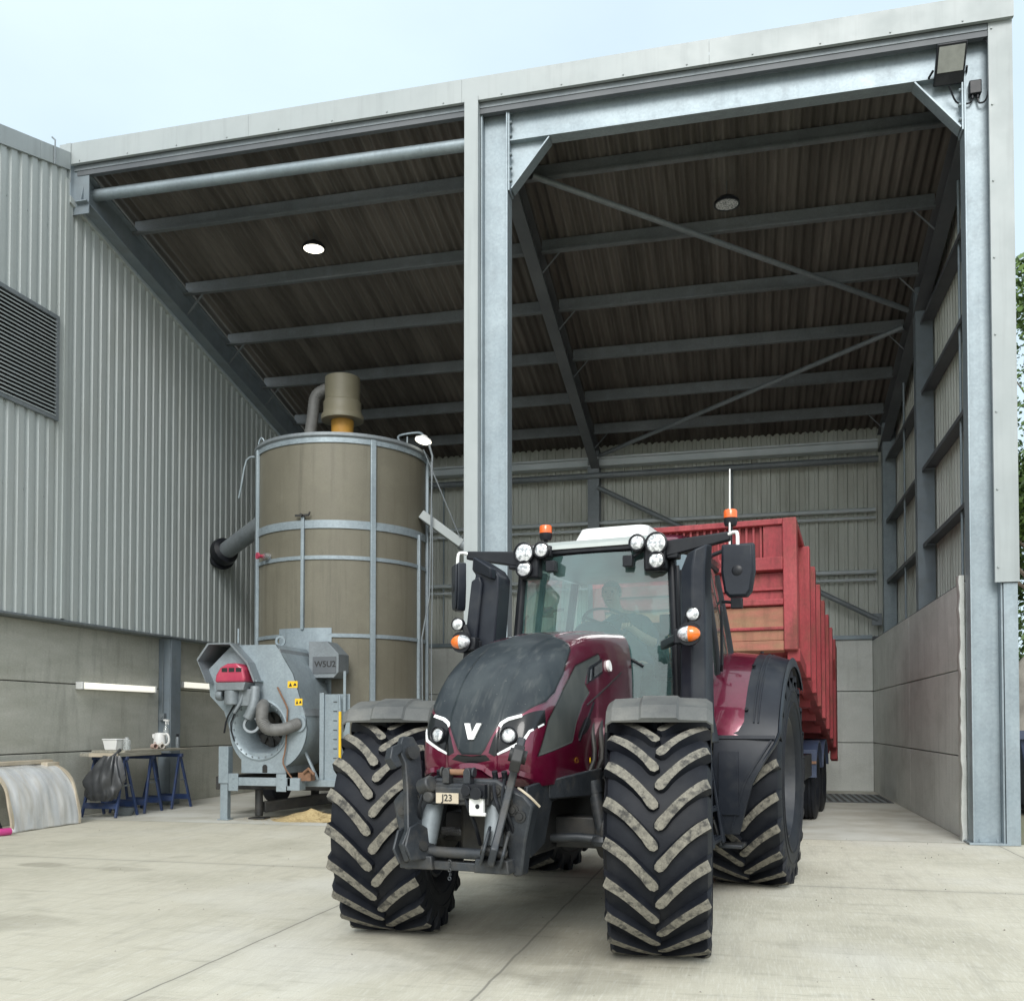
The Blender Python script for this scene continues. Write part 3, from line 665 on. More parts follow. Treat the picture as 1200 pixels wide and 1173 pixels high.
def bon_surf(x, z, side=None):
    """front surface y for given x,z (nearest grid vertex refined)"""
    best=None
    for i,row in enumerate(BR):
        for j,q in enumerate(row):
            d=(q[0]-abs(x))**2+(q[2]-z)**2
            if best is None or d<best[0]: best=(d,q[1])
    return best[1]
def sdf(poly, p):
    d=9e9; ins=False; n=len(poly)
    for i in range(n):
        a=poly[i]; b=poly[(i+1)%n]
        ex,ey=b[0]-a[0],b[1]-a[1]; wx,wy=p[0]-a[0],p[1]-a[1]
        t=max(0,min(1,(wx*ex+wy*ey)/(ex*ex+ey*ey+1e-12)))
        d=min(d,math.hypot(wx-ex*t,wy-ey*t))
        if (a[1]>p[1])!=(b[1]>p[1]) and p[0]<(b[0]-a[0])*(p[1]-a[1])/(b[1]-a[1])+a[0]: ins=not ins
    return -d if ins else d
blk3=[(.30,.014,1.993),(.351,-.074,1.928),(.378,-.272,1.761),(.381,-.439,1.64),(.373,-.566,1.575),(.289,-.743,1.512),(.172,-.787,1.458),(.136,-.813,1.394),(.10,-.832,1.29),(.06,-.834,1.262)]
black_ap=[(-1,bon_ap((0,.30,2.075))[1]),bon_ap((0,.30,2.075)),bon_ap((.14,.17,2.046))]+[bon_ap(p) for p in blk3]+[bon_ap((0,-.835,1.258)),(-1,bon_ap((0,-.835,1.258))[1])]
lamp3=[(.292,-.752,1.494),(.374,-.598,1.523),(.381,-.60,1.44),(.342,-.766,1.394),(.325,-.791,1.344),(.15,-.831,1.252),(.106,-.832,1.275),(.135,-.815,1.36),(.178,-.796,1.435),(.214,-.776,1.47)]
lamp_ap=[bon_ap(p) for p in lamp3]
grille_ap=[bon_ap(p) for p in [(0,-.834,1.255),(.09,-.833,1.265),(.13,-.832,1.235),(0,-.83,1.20)]]; grille_ap=[(-1,grille_ap[0][1])]+grille_ap+[(-1,grille_ap[3][1])]
grey_yz=[(-.05,1.827),(.466,1.943),(.479,1.898),(.209,1.83),(.10,1.716),(.20,1.655),(.051,1.581),(-.073,1.456),(-.159,1.323),(-.711,1.25),(-.56,1.466),(-.306,1.66)]
vent_yz=[(-.04,1.388),(.119,1.502),(.305,1.562),(.208,1.433),(-.078,1.277)]
chin_yz=[(-1,1.0),(-1,1.10),(-.70,1.10),(-.4,1.07),(1,1.07),(1,1.0)]
mb=MB(); n=len(BR[0])
rows=[[(-x,y,z) for x,y,z in r[:0:-1]]+list(r) for r in BR]; mb.grid(rows)
bonnet=mb.build('bonnet','red',TR,ang=60)
ME=bonnet.data
def bon_attr(name, fn):
    at=ME.attributes.new(name,'FLOAT','POINT'); vals=[]
    W2=2*n-1
    for i in range(len(BR)):
        for k in range(W2):
            j=abs(k-(n-1)); q=BR[i][j]; vals.append(fn(BA[j],BP[i],q))
    at.data.foreach_set('value',vals)
bon_attr('m_black',lambda a,p,q: sdf(black_ap,(a,p)))
bon_attr('m_lamp',lambda a,p,q: min(sdf(lamp_ap,(a,p)),sdf(grille_ap,(a,p))))
bon_attr('m_grey',lambda a,p,q: sdf(grey_yz,(q[1],q[2])) if q[0]>.37 else .2)
bon_attr('m_vent',lambda a,p,q: min(sdf(vent_yz,(q[1],q[2])),9) if q[0]>.37 else .2)
def bonnet_mat():
    m=MT['red'].copy(); m.name='bonnet_paint'; nt=m.node_tree; N=nt.nodes; L=nt.links; b=N['Principled BSDF']
    c=b.inputs['Base Color'].links[0].from_socket; r=b.inputs['Roughness'].links[0].from_socket
    tc=N.new('ShaderNodeTexCoord')
    def noise(sc,st=(1,1,1)):
        mp=N.new('ShaderNodeMapping'); mp.inputs['Scale'].default_value=st; L.new(tc.outputs['Object'],mp.inputs['Vector'])
        x=N.new('ShaderNodeTexNoise'); x.inputs['Scale'].default_value=sc; x.inputs['Detail'].default_value=8; L.new(mp.outputs[0],x.inputs['Vector']); return x.outputs['Fac']
    def mrange(v,a,bb,d=0.,e=1.):
        x=N.new('ShaderNodeMapRange'); x.inputs[1].default_value=a; x.inputs[2].default_value=bb; x.inputs[3].default_value=d; x.inputs[4].default_value=e; L.new(v,x.inputs[0]); return x.outputs[0]
    def mixc(f,a,bb):
        x=N.new('ShaderNodeMix'); x.data_type='RGBA'; L.new(f,x.inputs[0])
        for i,v in ((6,a),(7,bb)):
            if isinstance(v,tuple): x.inputs[i].default_value=(*v,1)
            else: L.new(v,x.inputs[i])
        return x.outputs[2]
    def mixf(f,a,bb):
        x=N.new('ShaderNodeMix'); L.new(f,x.inputs[0])
        for i,v in ((2,a),(3,bb)):
            if isinstance(v,float): x.inputs[i].default_value=v
            else: L.new(v,x.inputs[i])
        return x.outputs[0]
    def att(nm): 
        x=N.new('ShaderNodeAttribute'); x.attribute_name=nm; return x.outputs['Fac']
    dust_haze=mrange(noise(4,(1.4,1,.6)),.42,.75,0,.85)
    bc=mixc(dust_haze,(.014,.020,.025),(.045,.055,.058)); bc=mixc(mrange(noise(9,(3,1,.25)),.55,.75,0,.35),bc,(.11,.115,.11))
    bc=mixc(mrange(noise(60),.68,.74,0,.4),bc,(.22,.22,.2))
    gc=mixc(dust_haze,(.05,.056,.054),(.10,.105,.095))
    ms=[]
    for nm,cc,rr,mt in (('m_grey',gc,.6,0.),('m_vent',(.012,.012,.013),.6,0.),('m_black',bc,.42,0.),('m_lamp',(.005,.006,.007),.28,0.)):
        a=att(nm); f=mrange(a,-.001,.001,1,0)
        edge=mrange(a,.0,.006,.0,1.)
        c=mixc(f,c,cc); r=mixf(f,r,rr)
        if nm in('m_black','m_grey'):
            # panel gap: thin dark line along the boundary
            ab=N.new('ShaderNodeMath'); ab.operation='ABSOLUTE'; L.new(a,ab.inputs[0]); g=mrange(ab.outputs[0],.0015,.004,.85,0); c=mixc(g,c,(.01,.008,.01))
        ms.append(f)
    mx=ms[0]
    for f in ms[1:]:
        x=N.new('ShaderNodeMath'); x.operation='MAXIMUM'; L.new(mx,x.inputs[0]); L.new(f,x.inputs[1]); mx=x.outputs[0]
    L.new(c,b.inputs['Base Color']); L.new(r,b.inputs['Roughness'])
    L.new(mrange(mx,0,1,.35,0),b.inputs['Metallic'])
    cw=N.new('ShaderNodeMath'); cw.operation='MAXIMUM'; inv=mrange(mx,0,1,1,.04); L.new(inv,cw.inputs[0]); L.new(mrange(ms[3],0,1,0,.35),cw.inputs[1]); L.new(cw.outputs[0],b.inputs['Coat Weight'])
    L.new(mrange(mx,0,1,.5,.28),b.inputs['Specular IOR Level'])
    # panel step as bump
    bp=N.new('ShaderNodeBump'); bp.inputs['Strength'].default_value=.6; bp.inputs['Distance'].default_value=.01
    st=mrange(att('m_black'),-.012,.012,1,0); L.new(st,bp.inputs['Height'])
    bp2=N.new('ShaderNodeBump'); bp2.inputs['Strength'].default_value=.5; bp2.inputs['Distance'].default_value=.012
    st2=mrange(att('m_grey'),-.012,.012,0,1); L.new(st2,bp2.inputs['Height']); L.new(bp.outputs[0],bp2.inputs['Normal'])
    L.new(bp2.outputs[0],b.inputs['Normal'])
    return m
ME.materials[0]=bonnet_mat()
# ribs of the black bonnet panel
mb=MB()
# light strips of the headlights, lens bowls
def strip(mb, pts, wd, off=.010):
    P=catmull(pts,6); P3=[]
    for (x,z) in P:
        P3.append(Vector((x,bon_surf(x,z)-off,z)))
    rings=[]
    for i,p in enumerate(P3):
        t=(P3[min(i+1,len(P3)-1)]-P3[max(i-1,0)]).normalized(); nn=Vector((p.x*1.1,-1,.15)).normalized(); s=t.cross(nn).normalized()
        rings.append([p-s*wd/2-nn*.006,p-s*wd/2+nn*.004,p+s*wd/2+nn*.004,p+s*wd/2-nn*.006])
    mb.extr(rings)
def bon_n(p):
    q=min(ME.vertices,key=lambda v:(v.co-Vector(p)).length_squared); return q.normal.copy()
def strip3(mb, pts, wd):
    rings=[]; P=[Vector(p) for p in pts]; Q=[];W=[]
    for i in range(len(P)-1):
        for k in range(4): t=k/4; Q.append(P[i].lerp(P[i+1],t)); W.append(wd[i]*(1-t)+wd[i+1]*t)
    Q.append(P[-1]); W.append(wd[-1])
    for i,p in enumerate(Q):
        t=(Q[min(i+1,len(Q)-1)]-Q[max(i-1,0)]).normalized(); nn=bon_n(p)
        if nn.y>0 and abs(nn.x)<.5: nn=-nn
        if nn.x*p.x<0: nn=-nn
        s_=t.cross(nn).normalized(); p=p+nn*.004
        rings.append([p-s_*W[i]/2-nn*.010,p-s_*W[i]/2+nn*.004,p+s_*W[i]/2+nn*.004,p+s_*W[i]/2-nn*.010])
    mb.extr(rings)
for s in (-1,1):
    mb=MB(); c=Vector((s*.236,-.826,1.378)); ax=Vector((s*.18,-1,.12)).normalized()
    mb.lathe([(.050,-.03),(.053,.010),(.048,.014),(.043,.010),(.043,-.03)],c,ax,n=28); hl=mb.build('headlight','blackp',bonnet)
    mb=MB(); mb.lathe([(0,.010),(.02,.009),(.034,.004),(.043,-.004),(.043,-.02),(0,-.02)],c,ax,n=28); mb.build('lens','lens',hl)
    mb=MB(); strip3(mb,[(s*x,y,z) for x,y,z in [(.103,-.832,1.282),(.138,-.818,1.374),(.174,-.791,1.445),(.214,-.776,1.47),(.292,-.752,1.491)]],[.010,.018,.022,.022,.020]); strip3(mb,[(s*x,y,z) for x,y,z in [(.14,-.831,1.253),(.225,-.826,1.292),(.317,-.80,1.342),(.341,-.764,1.400),(.378,-.63,1.442)]],[.010,.016,.018,.014,.010]); mb.build('light_strip','drl',hl)
# emblem V
mb=MB()
def vpts(): 
    out=[]
    for x,z in [(-.056,1.448),(-.024,1.448),(.0,1.388),(.024,1.448),(.056,1.448),(.018,1.352),(-.018,1.352)]:
        out.append((x,z))
    return out
tri=vpts(); fr=[Vector((x,-.797-(1.448-z)*.31-.026,z)) for x,z in tri]; bk=[p+Vector((0,.018,0)) for p in fr]
mb.add(fr+bk,[(0,1,2,6),(2,3,4,5),(2,5,6),(0,7,8,1),(1,8,9,2),(2,9,10,3),(3,10,11,4),(4,11,12,5),(5,12,13,6),(6,13,7,0)]); mb.build('emblem','whiteink',bonnet)
# side badge and round emblem, both sides
for s in (-1,1):
    mb=MB(); mb.add([(s*.404,.135,1.715),(s*.398,.19,1.825),(s*.392,.50,1.905),(s*.404,.475,1.800),(s*.38,.135,1.715),(s*.38,.19,1.825),(s*.37,.50,1.905),(s*.38,.475,1.800)],[(0,1,2,3),(0,4,5,1),(1,5,6,2),(2,6,7,3),(3,7,4,0)]); bd=mb.build('badge','blackp',bonnet)
    mb=MB(); mb.add([(s*.4075,.27,1.765),(s*.4045,.285,1.835),(s*.400,.475,1.885),(s*.4075,.46,1.815)],[(0,1,2,3)]); mb.add([(s*.4065,.17,1.735),(s*.4025,.205,1.815),(s*.4035,.235,1.822),(s*.4075,.21,1.745)],[(0,1,2,3)]); mb.build('badge_plate','chrome',bd)
    mb=MB(); mb.cyl((s*.39,.64,1.862),(s*.408,.64,1.865),.042,n=20); mb.build('round_emblem','whiteink',bonnet)
    mb=MB(); mb.tube([(s*.401,.13,1.57),(s*.402,.36,1.64),(s*.401,.60,1.715),(s*.399,.95,1.83)],.006,6); mb.build('panel_seam','blackink',bonnet)
    mb=MB()
    for k in range(9):
        y=-.03+k*.032; z=1.31+k*.026; mb.beam((s*.404,y,z+.02),(s*.404,y+.05,z+.075),.012,.008,up=(1,0,0))
    mb.build('side_vent','blackp',bonnet)
# lower lip and chin of the bonnet front
mb=MB(); pts=[(-.36,1.13),(-.26,1.165),(-.15,1.14),(-.06,1.19),(.06,1.19),(.15,1.14),(.26,1.165),(.36,1.13)]
strip(mb,pts,.03,.012); mb.build('front_lip','red',bonnet)

# ---------------- wheels
def make_wheel(parent, pos, steer, Rr, W, rimR, nl, side, lugh=.05, delta=.27, lugw=.05):
    # wheel object = disc and hub, tyre and rim below it; local axis x
    s=side
    mb=MB(); d=W*.5
    mb.lathe([(0,s*.10),(.10,s*.10),(.13,s*.06),(.19,s*.05),(.21,s*.02),(rimR*.62,-s*.02),(rimR*.80,s*.02),(rimR*.93,s*.03),(rimR*.93,s*.015),(rimR*.6,-s*.04),(0,-s*.04)],(0,0,0),(1,0,0),n=40)
    for k in range(8):
        a=k*math.pi/4; mb.cyl((s*.045,.165*math.cos(a),.165*math.sin(a)),(s*.085,.165*math.cos(a),.165*math.sin(a)),.018,n=6)
    wh=mb.build('wheel','rim',parent); wh.location=pos; wh.rotation_euler=(0,0,steer)
    mb=MB()
    mb.lathe([(rimR+.02,-d*.84),(rimR-.01,-d*.86),(rimR-.03,-d*.72),(rimR-.06,-d*.5),(rimR-.09,-d*.2),(rimR-.09,d*.2),(rimR-.06,d*.5),(rimR-.03,d*.72),(rimR-.01,d*.86),(rimR+.02,d*.84)],(0,0,0),(1,0,0),n=48)
    mb.build('rim','rim',wh)
    mb=MB(); B=Rr-lugh
    prof=[(rimR-.005,-d*.80),(rimR+.02,-d*.88),(rimR+(B-rimR)*.3,-d*.985),(rimR+(B-rimR)*.6,-d*1.0),(B-.075,-d*.975),(B-.03,-d*.92),(B-.008,-d*.80),(B,-d*.4),(B+.004,0)]
    prof=prof+[(r,-h) for r,h in prof[-2::-1]]
    mb.lathe(prof,(0,0,0),(1,0,0),n=96)
    def S(x,ph,r): return Vector((x,-r*math.cos(ph),r*math.sin(ph)))
    T=[-.03,.02,.08,.2,.36,.52,.68,.84,.94,1.0,1.06,1.10]
    for side2 in (-1,1):
        for k in range(nl):
            a0=2*math.pi*(k+(.5 if side2>0 else 0))/nl
            pts=[]
            for t in T:
                tt=max(-.02,min(t,1.)); f=1.45*tt-.45*tt*tt
                x=side2*W*(.012+.465*tt)+(side2*W*.02*(t-1)/.1 if t>1 else 0)
                drop=0 if t<=.94 else (.012 if t<1.01 else (.05 if t<1.07 else .10))
                top=Rr-.006*abs(2*tt-1)**2-drop
                wt=lugw*(.55 if t<0 else 1.12 if t<.05 else 1.22 if t<.1 else 1.0+.22*tt)*(1+.04*math.sin(k*7.3+t*9))
                pts.append((x,a0+delta*f/Rr*1.0,top,wt))
            rings=[]
            for i,(x,ph,top,wt) in enumerate(pts):
                xa,pa=pts[max(i-1,0)][:2]; xb,pb=pts[min(i+1,len(pts)-1)][:2]
                tx,tp=xb-xa,(pb-pa)*Rr
                if abs(tx)+abs(tp)<1e-6: tx=side2
                l=math.hypot(tx,tp); nx,np_=-tp/l,tx/l
                def at(o,r): return S(x+nx*o*(.6 if i>=10 else 1),ph+np_*o/Rr,r)
                base=B-.02 if i<10 else B-.10
                rings.append([at(-wt*.5-.014,base),at(-wt*.5,top),at(wt*.5,top),at(wt*.5+.014,base)])
            nv=4; vs=[v for r in rings for v in r]; o=len(mb.v); mb.v+=[tuple(v) for v in vs]
            for i in range(len(rings)-1):
                for q,mi in ((0,0),(1,1),(2,0)):
                    mb.f.append((o+i*nv+q,o+i*nv+q+1,o+(i+1)*nv+q+1,o+(i+1)*nv+q)); mb.m.append(mi if i<9 else 0)
            mb.f.append((o,o+1,o+2,o+3)); mb.m.append(0); e=o+(len(rings)-1)*nv; mb.f.append((e,e+3,e+2,e+1)); mb.m.append(0)
    # raised rings on the sidewall
    for s2 in (-1,1):
        for fr_ in (.35,.62):
            r=rimR+(B-rimR)*fr_; mb.lathe([(r-.006,s2*d*.985),(r,s2*(d*1.0+.005)),(r+.006,s2*d*.99)],(0,0,0),(1,0,0),n=72)
    ty=mb.build('tyre',['rubber','lug'],wh,ang=30)
    return wh
ST=R(13)
FWP=[(.945,0,.742),(-.945,0,.742)]
make_wheel(TR,FWP[0],ST-.02,.755,.62,.37,20,1); make_wheel(TR,FWP[1],ST,.755,.62,.37,20,-1)
make_wheel(TR,(1.06,3.0,.960),0,.975,.70,.545,22,1,.055,.31,.056); make_wheel(TR,(-1.06,3.0,.960),0,.975,.70,.545,22,-1,.055,.31,.056)

# ---------------- front mudguards turning with the wheels
for (x,y,z),st in ((FWP[0],ST-.02),(FWP[1],ST)):
    mb=MB(); sec=[(-.325,-.085),(-.322,-.03),(-.285,-.004),(-.12,.004),(-.105,.016),(.105,.016),(.12,.004),(.285,-.004),(.322,-.03),(.325,-.085),(.315,-.085),(.312,-.036),(.28,-.014),(-.28,-.014),(-.312,-.036),(-.315,-.085)]
    rings=[]
    for k in range(18):
        ph=R(62+k*5.9); rr=.868-(.035 if k==0 else 0)
        if k==0: 
            sc=[(a,b-.012) for a,b in sec]
        else: sc=sec
        rings.append([(a,-(rr+b)*math.cos(ph),(rr+b)*math.sin(ph)) for a,b in sc])
    mb.extr(rings); f=mb.build('front_mudguard','fender',TR,ang=28); f.location=(x,y,z); f.rotation_euler=(0,0,st)
    mb=MB(); s=1 if x>0 else -1
    mb.tube([(-s*.30,.0,.15),(-s*.345,-.06,.45),(-s*.335,-.08,.72),(-s*.25,-.08,.845),(s*.24,-.08,.845)],.018,8)
    mb.tube([(-s*.30,.08,.15),(-s*.345,.14,.45),(-s*.335,.16,.70),(-s*.25,.16,.83),(s*.24,.16,.83)],.018,8); mb.build('stay','blackp',f)

# ---------------- rear mudguards
def arc_band(mb, x0f, x1f, r, p0, p1, nn=26, th=.012, cy=3.0, cz=.96, crown=0., droop=0.):
    rings=[]
    for k in range(nn+1):
        t=k/nn; ph=p0+(p1-p0)*t; a=x0f(t) if callable(x0f) else x0f; b=x1f(t) if callable(x1f) else x1f
        def q(x,rr): return (x,cy-rr*math.cos(ph),cz+rr*math.sin(ph))
        m=(a+b)/2
        d=lambda x: droop*max(0,abs(x)-1.10)/.3*max(0,min(1,(t*1.0-.15)/.3)) if droop else 0
        rings.append([q(a,r-d(a)),q(m,r+crown-d(m)*.6),q(b,r-d(b)),q(b,r-th-d(b)),q(m,r+crown-th-d(m)*.6),q(a,r-th-d(a))])
    mb.extr(rings)
for s in (-1,1):
    mb=MB(); arc_band(mb,s*.70,s*1.15,1.115,R(20),R(125),crown=.03); mb.build('rear_mudguard','red',TR,ang=50)
    mb=MB(); inner=lambda t: s*(.90 if t<.265 else .90+.235*min(1,(t-.265)/.035)); outer=lambda t: s*(1.09+.12*min(1,t/.15)+(.205*min(1,max(0,(t-.15)/.13))))
    arc_band(mb,inner,outer,1.128,R(-22),R(128),34,.016,crown=.0,droop=.07)
    # edge lip and moulded ribs
    arc_band(mb,lambda t: outer(t)-s*.012,lambda t: outer(t)+s*.012,1.126,R(-22),R(128),34,.05,droop=.07)
    arc_band(mb,s*1.21,s*1.222,1.132,R(26),R(120),26,.016,droop=.05); arc_band(mb,s*1.245,s*1.257,1.128,R(26),R(120),26,.016,droop=.05)
    arc_band(mb,s*.95,s*1.11,1.146,R(-13),R(13),8,.012); arc_band(mb,s*.905,s*1.39,1.139,R(18.5),R(20),2,.012); arc_band(mb,lambda t: outer(t*.28)-s*.06,lambda t: outer(t*.28)-s*.045,1.139,R(-20),R(18),10,.012)
    ext=mb.build('mudguard_extension','blackp2',TR,ang=40)
    mb=MB()
    for ph in (32,60,85): 
        a=R(ph); mb.cyl((s*1.15,3-1.128*math.cos(a),.96+1.128*math.sin(a)),(s*1.15,3-1.145*math.cos(a),.96+1.145*math.sin(a)),.016,n=8)
    mb.build('screw','blackp',ext)
    mb=MB(); mb.yz([(1.96,1.42),(2.05,1.42),(2.16,1.95),(2.9,2.09),(3.2,2.05),(3.2,1.6),(2.0,1.3)],s*.69,s*.705); mb.build('inner_mudguard','blackp2',TR)

# ---------------- chassis, axles
mb=MB()
mb.box(-.27,.27,-.45,1.5,.62,1.10); mb.box(-.22,.22,1.5,3.4,.55,1.15); mb.box(-.34,.34,.35,1.35,.95,1.55); mb.box(-.36,.36,2.6,3.4,.7,1.35)
mb.box(-.36,.36,1.0,1.35,1.0,1.7)
mb.build('chassis','irond',TR,bevel=.03)
mb=MB(); mb.beam((-.62,0,.74),(.62,0,.74),.22,.20); mb.cyl((0,-.16,.74),(0,.16,.74),.19,n=20); mb.lathe([(.05,-.02),(.17,0),(.19,.06),(.12,.12)],(.55,0,.74),(1,0,0),n=20); mb.lathe([(.05,-.02),(.17,0),(.19,.06),(.12,.12)],(-.55,0,.74),(-1,0,0),n=20)
for s in (-1,1):
    mb.cyl((s*.66,0,.62),(s*.66,0,.90),.085,n=16); mb.cyl((s*.64,0,.74),(s*.86,.0,.74),.14,.17,n=20)
mb.build('front_axle','irond',TR,bevel=.01)
mb=MB(); mb.cyl((-1.0,3,.96),(1.0,3,.96),.15,n=20); mb.lathe([(.15,0),(.26,.1),(.26,.25),(.15,.35)],(.45,3,.96),(1,0,0),n=24); mb.lathe([(.15,0),(.26,.1),(.26,.25),(.15,.35)],(-.45,3,.96),(-1,0,0),n=24); mb.build('rear_axle','irond',TR)
for s in (-1,1):
    mb=MB(); mb.tube([(s*.53,-.12,1.05),(s*.60,-.14,.72)],.042,14); mb.cyl((s*.525,-.12,1.08),(s*.54,-.12,1.0),.05,n=14); mb.lathe([(.03,-.03),(.075,-.03),(.09,0),(.075,.03),(.03,.03)],(s*.605,-.15,.70),(0,0,1),n=18)
    mb.tube([(s*.56,-.1,.95),(s*.66,.0,.88)],.018,8); mb.build('suspension_cylinder','iron',TR)
    mb=MB(); mb.tube([(s*.12,-.20,.70),(s*.45,-.20,.72),(s*.70,-.14,.70)],.03,10); mb.build('steering_cylinder','chrome' if s<0 else 'iron',TR)
# front support casting with side plates
for s in (-1,1):
    mb=MB(); mb.yz([(-.86,1.08),(-.60,1.10),(.05,1.20),(.10,1.06),(-.05,1.00),(-.45,.96),(-.58,.72),(-.80,.66),(-.90,.80)],s*.37,s*.345)
    mb.bolt((s*.37,-.30,1.08),(s,0,0),.02); mb.bolt((s*.37,-.12,1.11),(s,0,0),.02)
    mb.build('front_support','iron',TR,bevel=.012); mb=MB()
    mb.hexa([(s*.37,-.52,.98),(s*.56,-.10,.98),(s*.56,-.02,.98),(s*.37,-.02,.98)] if s>0 else [(-.56,-.10,.98),(-.37,-.52,.98),(-.37,-.02,.98),(-.56,-.02,.98)],
            [(s*.37,-.52,1.10),(s*.56,-.10,1.16),(s*.56,-.02,1.16),(s*.37,-.02,1.12)] if s>0 else [(-.56,-.10,1.16),(-.37,-.52,1.10),(-.37,-.02,1.12),(-.56,-.02,1.16)])
    mb.build('axle_bracket','iron',TR,bevel=.012)

# ---------------- front linkage
hz=[(-.23,1.125),(.23,1.125),(.31,1.075),(.40,1.04),(.455,.98),(.41,.78),(.385,.58),(.335,.575),(.30,.64),(.285,.80),(.22,.93),(.12,.995),(0,1.015),(-.12,.995),(-.22,.93),(-.285,.80),(-.30,.64),(-.335,.575),(-.385,.58),(-.41,.78),(-.455,.98),(-.40,1.04),(-.31,1.075)]
mb=MB(); mb.xz(hz,-.99,-.88); lk=mb.build('front_linkage','iron',TR,bevel=.014)
for s in (-1,1):
    mb=MB()
    for x,z in ((.30,1.0),(.335,.955),(.24,1.06),(.18,1.03),(.38,.92)): mb.cyl((s*x,-.985,z),(s*x,-1.01,z),.02,n=8); mb.lathe([(.02,-.99),(.034,-.99),(.034,-1.0),(.02,-1.0)],(s*x,0,z),(0,1,0),n=14)
    mb.build('bolts','irond',lk)
mb=MB(); mb.box(-.20,.20,-1.035,-.95,.975,1.10); mb.box(-.14,.14,-1.05,-1.03,1.0,1.08); mb.cyl((-.235,-1.03,1.07),(-.15,-1.06,1.10),.05,n=12); mb.cyl((-.17,-1.0,1.02),(-.17,-1.08,1.02),.035,n=12); mb.build('casting','iron',lk,bevel=.015)
for s in (-1,1):
    mb=MB(); mb.xz([(s*.045,1.10),(s*.045,1.17),(s*.058,1.19),(s*.078,1.19),(s*.09,1.17),(s*.09,1.10)],-1.05,-.99); mb.cyl((s*.095,-1.02,1.165),(s*.108,-1.02,1.165),.03,n=14)
    mb.build('top_hook','iron',lk,bevel=.004)
mb=MB(); mb.cyl((-.07,-1.02,1.165),(.07,-1.02,1.165),.018,n=12); mb.build('hook_pin','brownd',lk)
mb=MB(); mb.box(.095,.185,-1.075,-1.045,.935,1.03); mb.cyl((.10,-1.07,.93),(.20,-1.07,.93),.012,n=8); mb.build('socket_plate','white',lk,bevel=.012)
mb=MB(); mb.box(.06,.20,-1.09,-1.045,1.02,1.10); mb.cyl((.09,-1.11,1.065),(.09,-1.085,1.065),.03,n=14); mb.cyl((.155,-1.115,1.05),(.155,-1.085,1.05),.036,n=14); mb.cyl((.15,-1.08,.975),(.15,-1.077,.975),.014,n=10); mb.build('trailer_socket','blackp',lk,bevel=.006)
mb=MB(); mb.box(-.125,.02,-1.058,-1.05,.985,1.045); pl=mb.build('number_plate','wrapedge',lk)
text_obj('lettering','J23',.055,'blackink',pl,(-.0525,-1.0585,1.015),(R(90),0,0),.001,.001)
for s in (-1,1):
    mb=MB(); mb.tube([(s*.20,-.93,.98),(s*.215,-1.0,.74)],.058,18); mb.tube([(s*.215,-1.0,.74),(s*.22,-1.02,.68)],.03,12); mb.build('lift_cylinder','galv_dull',lk)
    # lower arm folded up
    mb=MB()
    P=[(-.08,-.06),(.08,-.08),(.115,.02),(.065,.10),(.045,.36),(.045,.50),(.085,.58),(.045,.665),(-.035,.67),(-.08,.60),(-.085,.46),(-.07,.30),(-.085,.10)]
    o=Vector((s*.25,-1.07,.72)); ex=Vector((s*.38,-.92,.10)).normalized(); ey=Vector((s*.19,.17,.965)).normalized(); en=ex.cross(ey).normalized()
    mb.prism(P if s>0 else P,(o,ex,ey,en),-.022,.022); arm=mb.build('lower_arm','iron',lk,bevel=.008)
    mb=MB(); c=o+ey*.56; mb.cyl(c-en*.05,c+en*.05,.04,n=16); mb.build('arm_pin','irond',arm); mb=MB(); mb.cyl(o-en*.075,o+en*.075,.03,n=14); mb.build('arm_pin','irond',arm)
    c2=o+ey*.62+ex*.07; mb=MB(); mb.prism([(0,0),(.07,-.03),(.09,-.10),(.05,-.16),(.0,-.14),(.03,-.08),(-.01,-.05)],(c2,ex,ey,en),-.03,.03); mb.build('hook_claw','irond' if s>0 else 'iron',arm,bevel=.006)
    # clevis plates
    mb=MB()
    for k in (-.055,.055):
        Q=[(-.10,-.07),(.09,-.085),(.13,0),(.085,.11),(.015,.14),(-.07,.10),(-.11,.02)]
        mb.prism(Q,(o,ex,ey,en),k-.009,k+.009)
    mb.hexa([(s*.24-.11,-1.09,.60),(s*.24+.11,-1.09,.60),(s*.24+.11,-.92,.60),(s*.24-.11,-.92,.60)],[(s*.24-.10,-1.09,.68),(s*.24+.10,-1.09,.68),(s*.24+.10,-.92,.68),(s*.24-.10,-.92,.68)])
    mb.build('clevis','iron',lk,bevel=.008)
mb=MB(); mb.tube([(-.25,-1.04,.70),(.25,-1.04,.70)],.032,14); mb.box(-.16,.16,-1.06,-.96,.60,.65); mb.build('crossbar','iron',lk,bevel=.006)
mb=MB()
for k in range(5): mb.lathe([(.009,-.004),(.013,0),(.009,.004),(.005,0)],(-.02+.005*(k%2),-1.09,.655-k*.024),(1,0,0) if k%2 else (0,1,0),n=10,close=True)
mb.build('chain','iron',lk)
mb=MB(); mb.tube([(.37,-1.0,1.08),(.42,-1.06,1.07),(.47,-1.05,1.03),(.50,-1.0,.98)],.007,6,smooth=4); mb.build('cable_tie','wrapedge',lk)

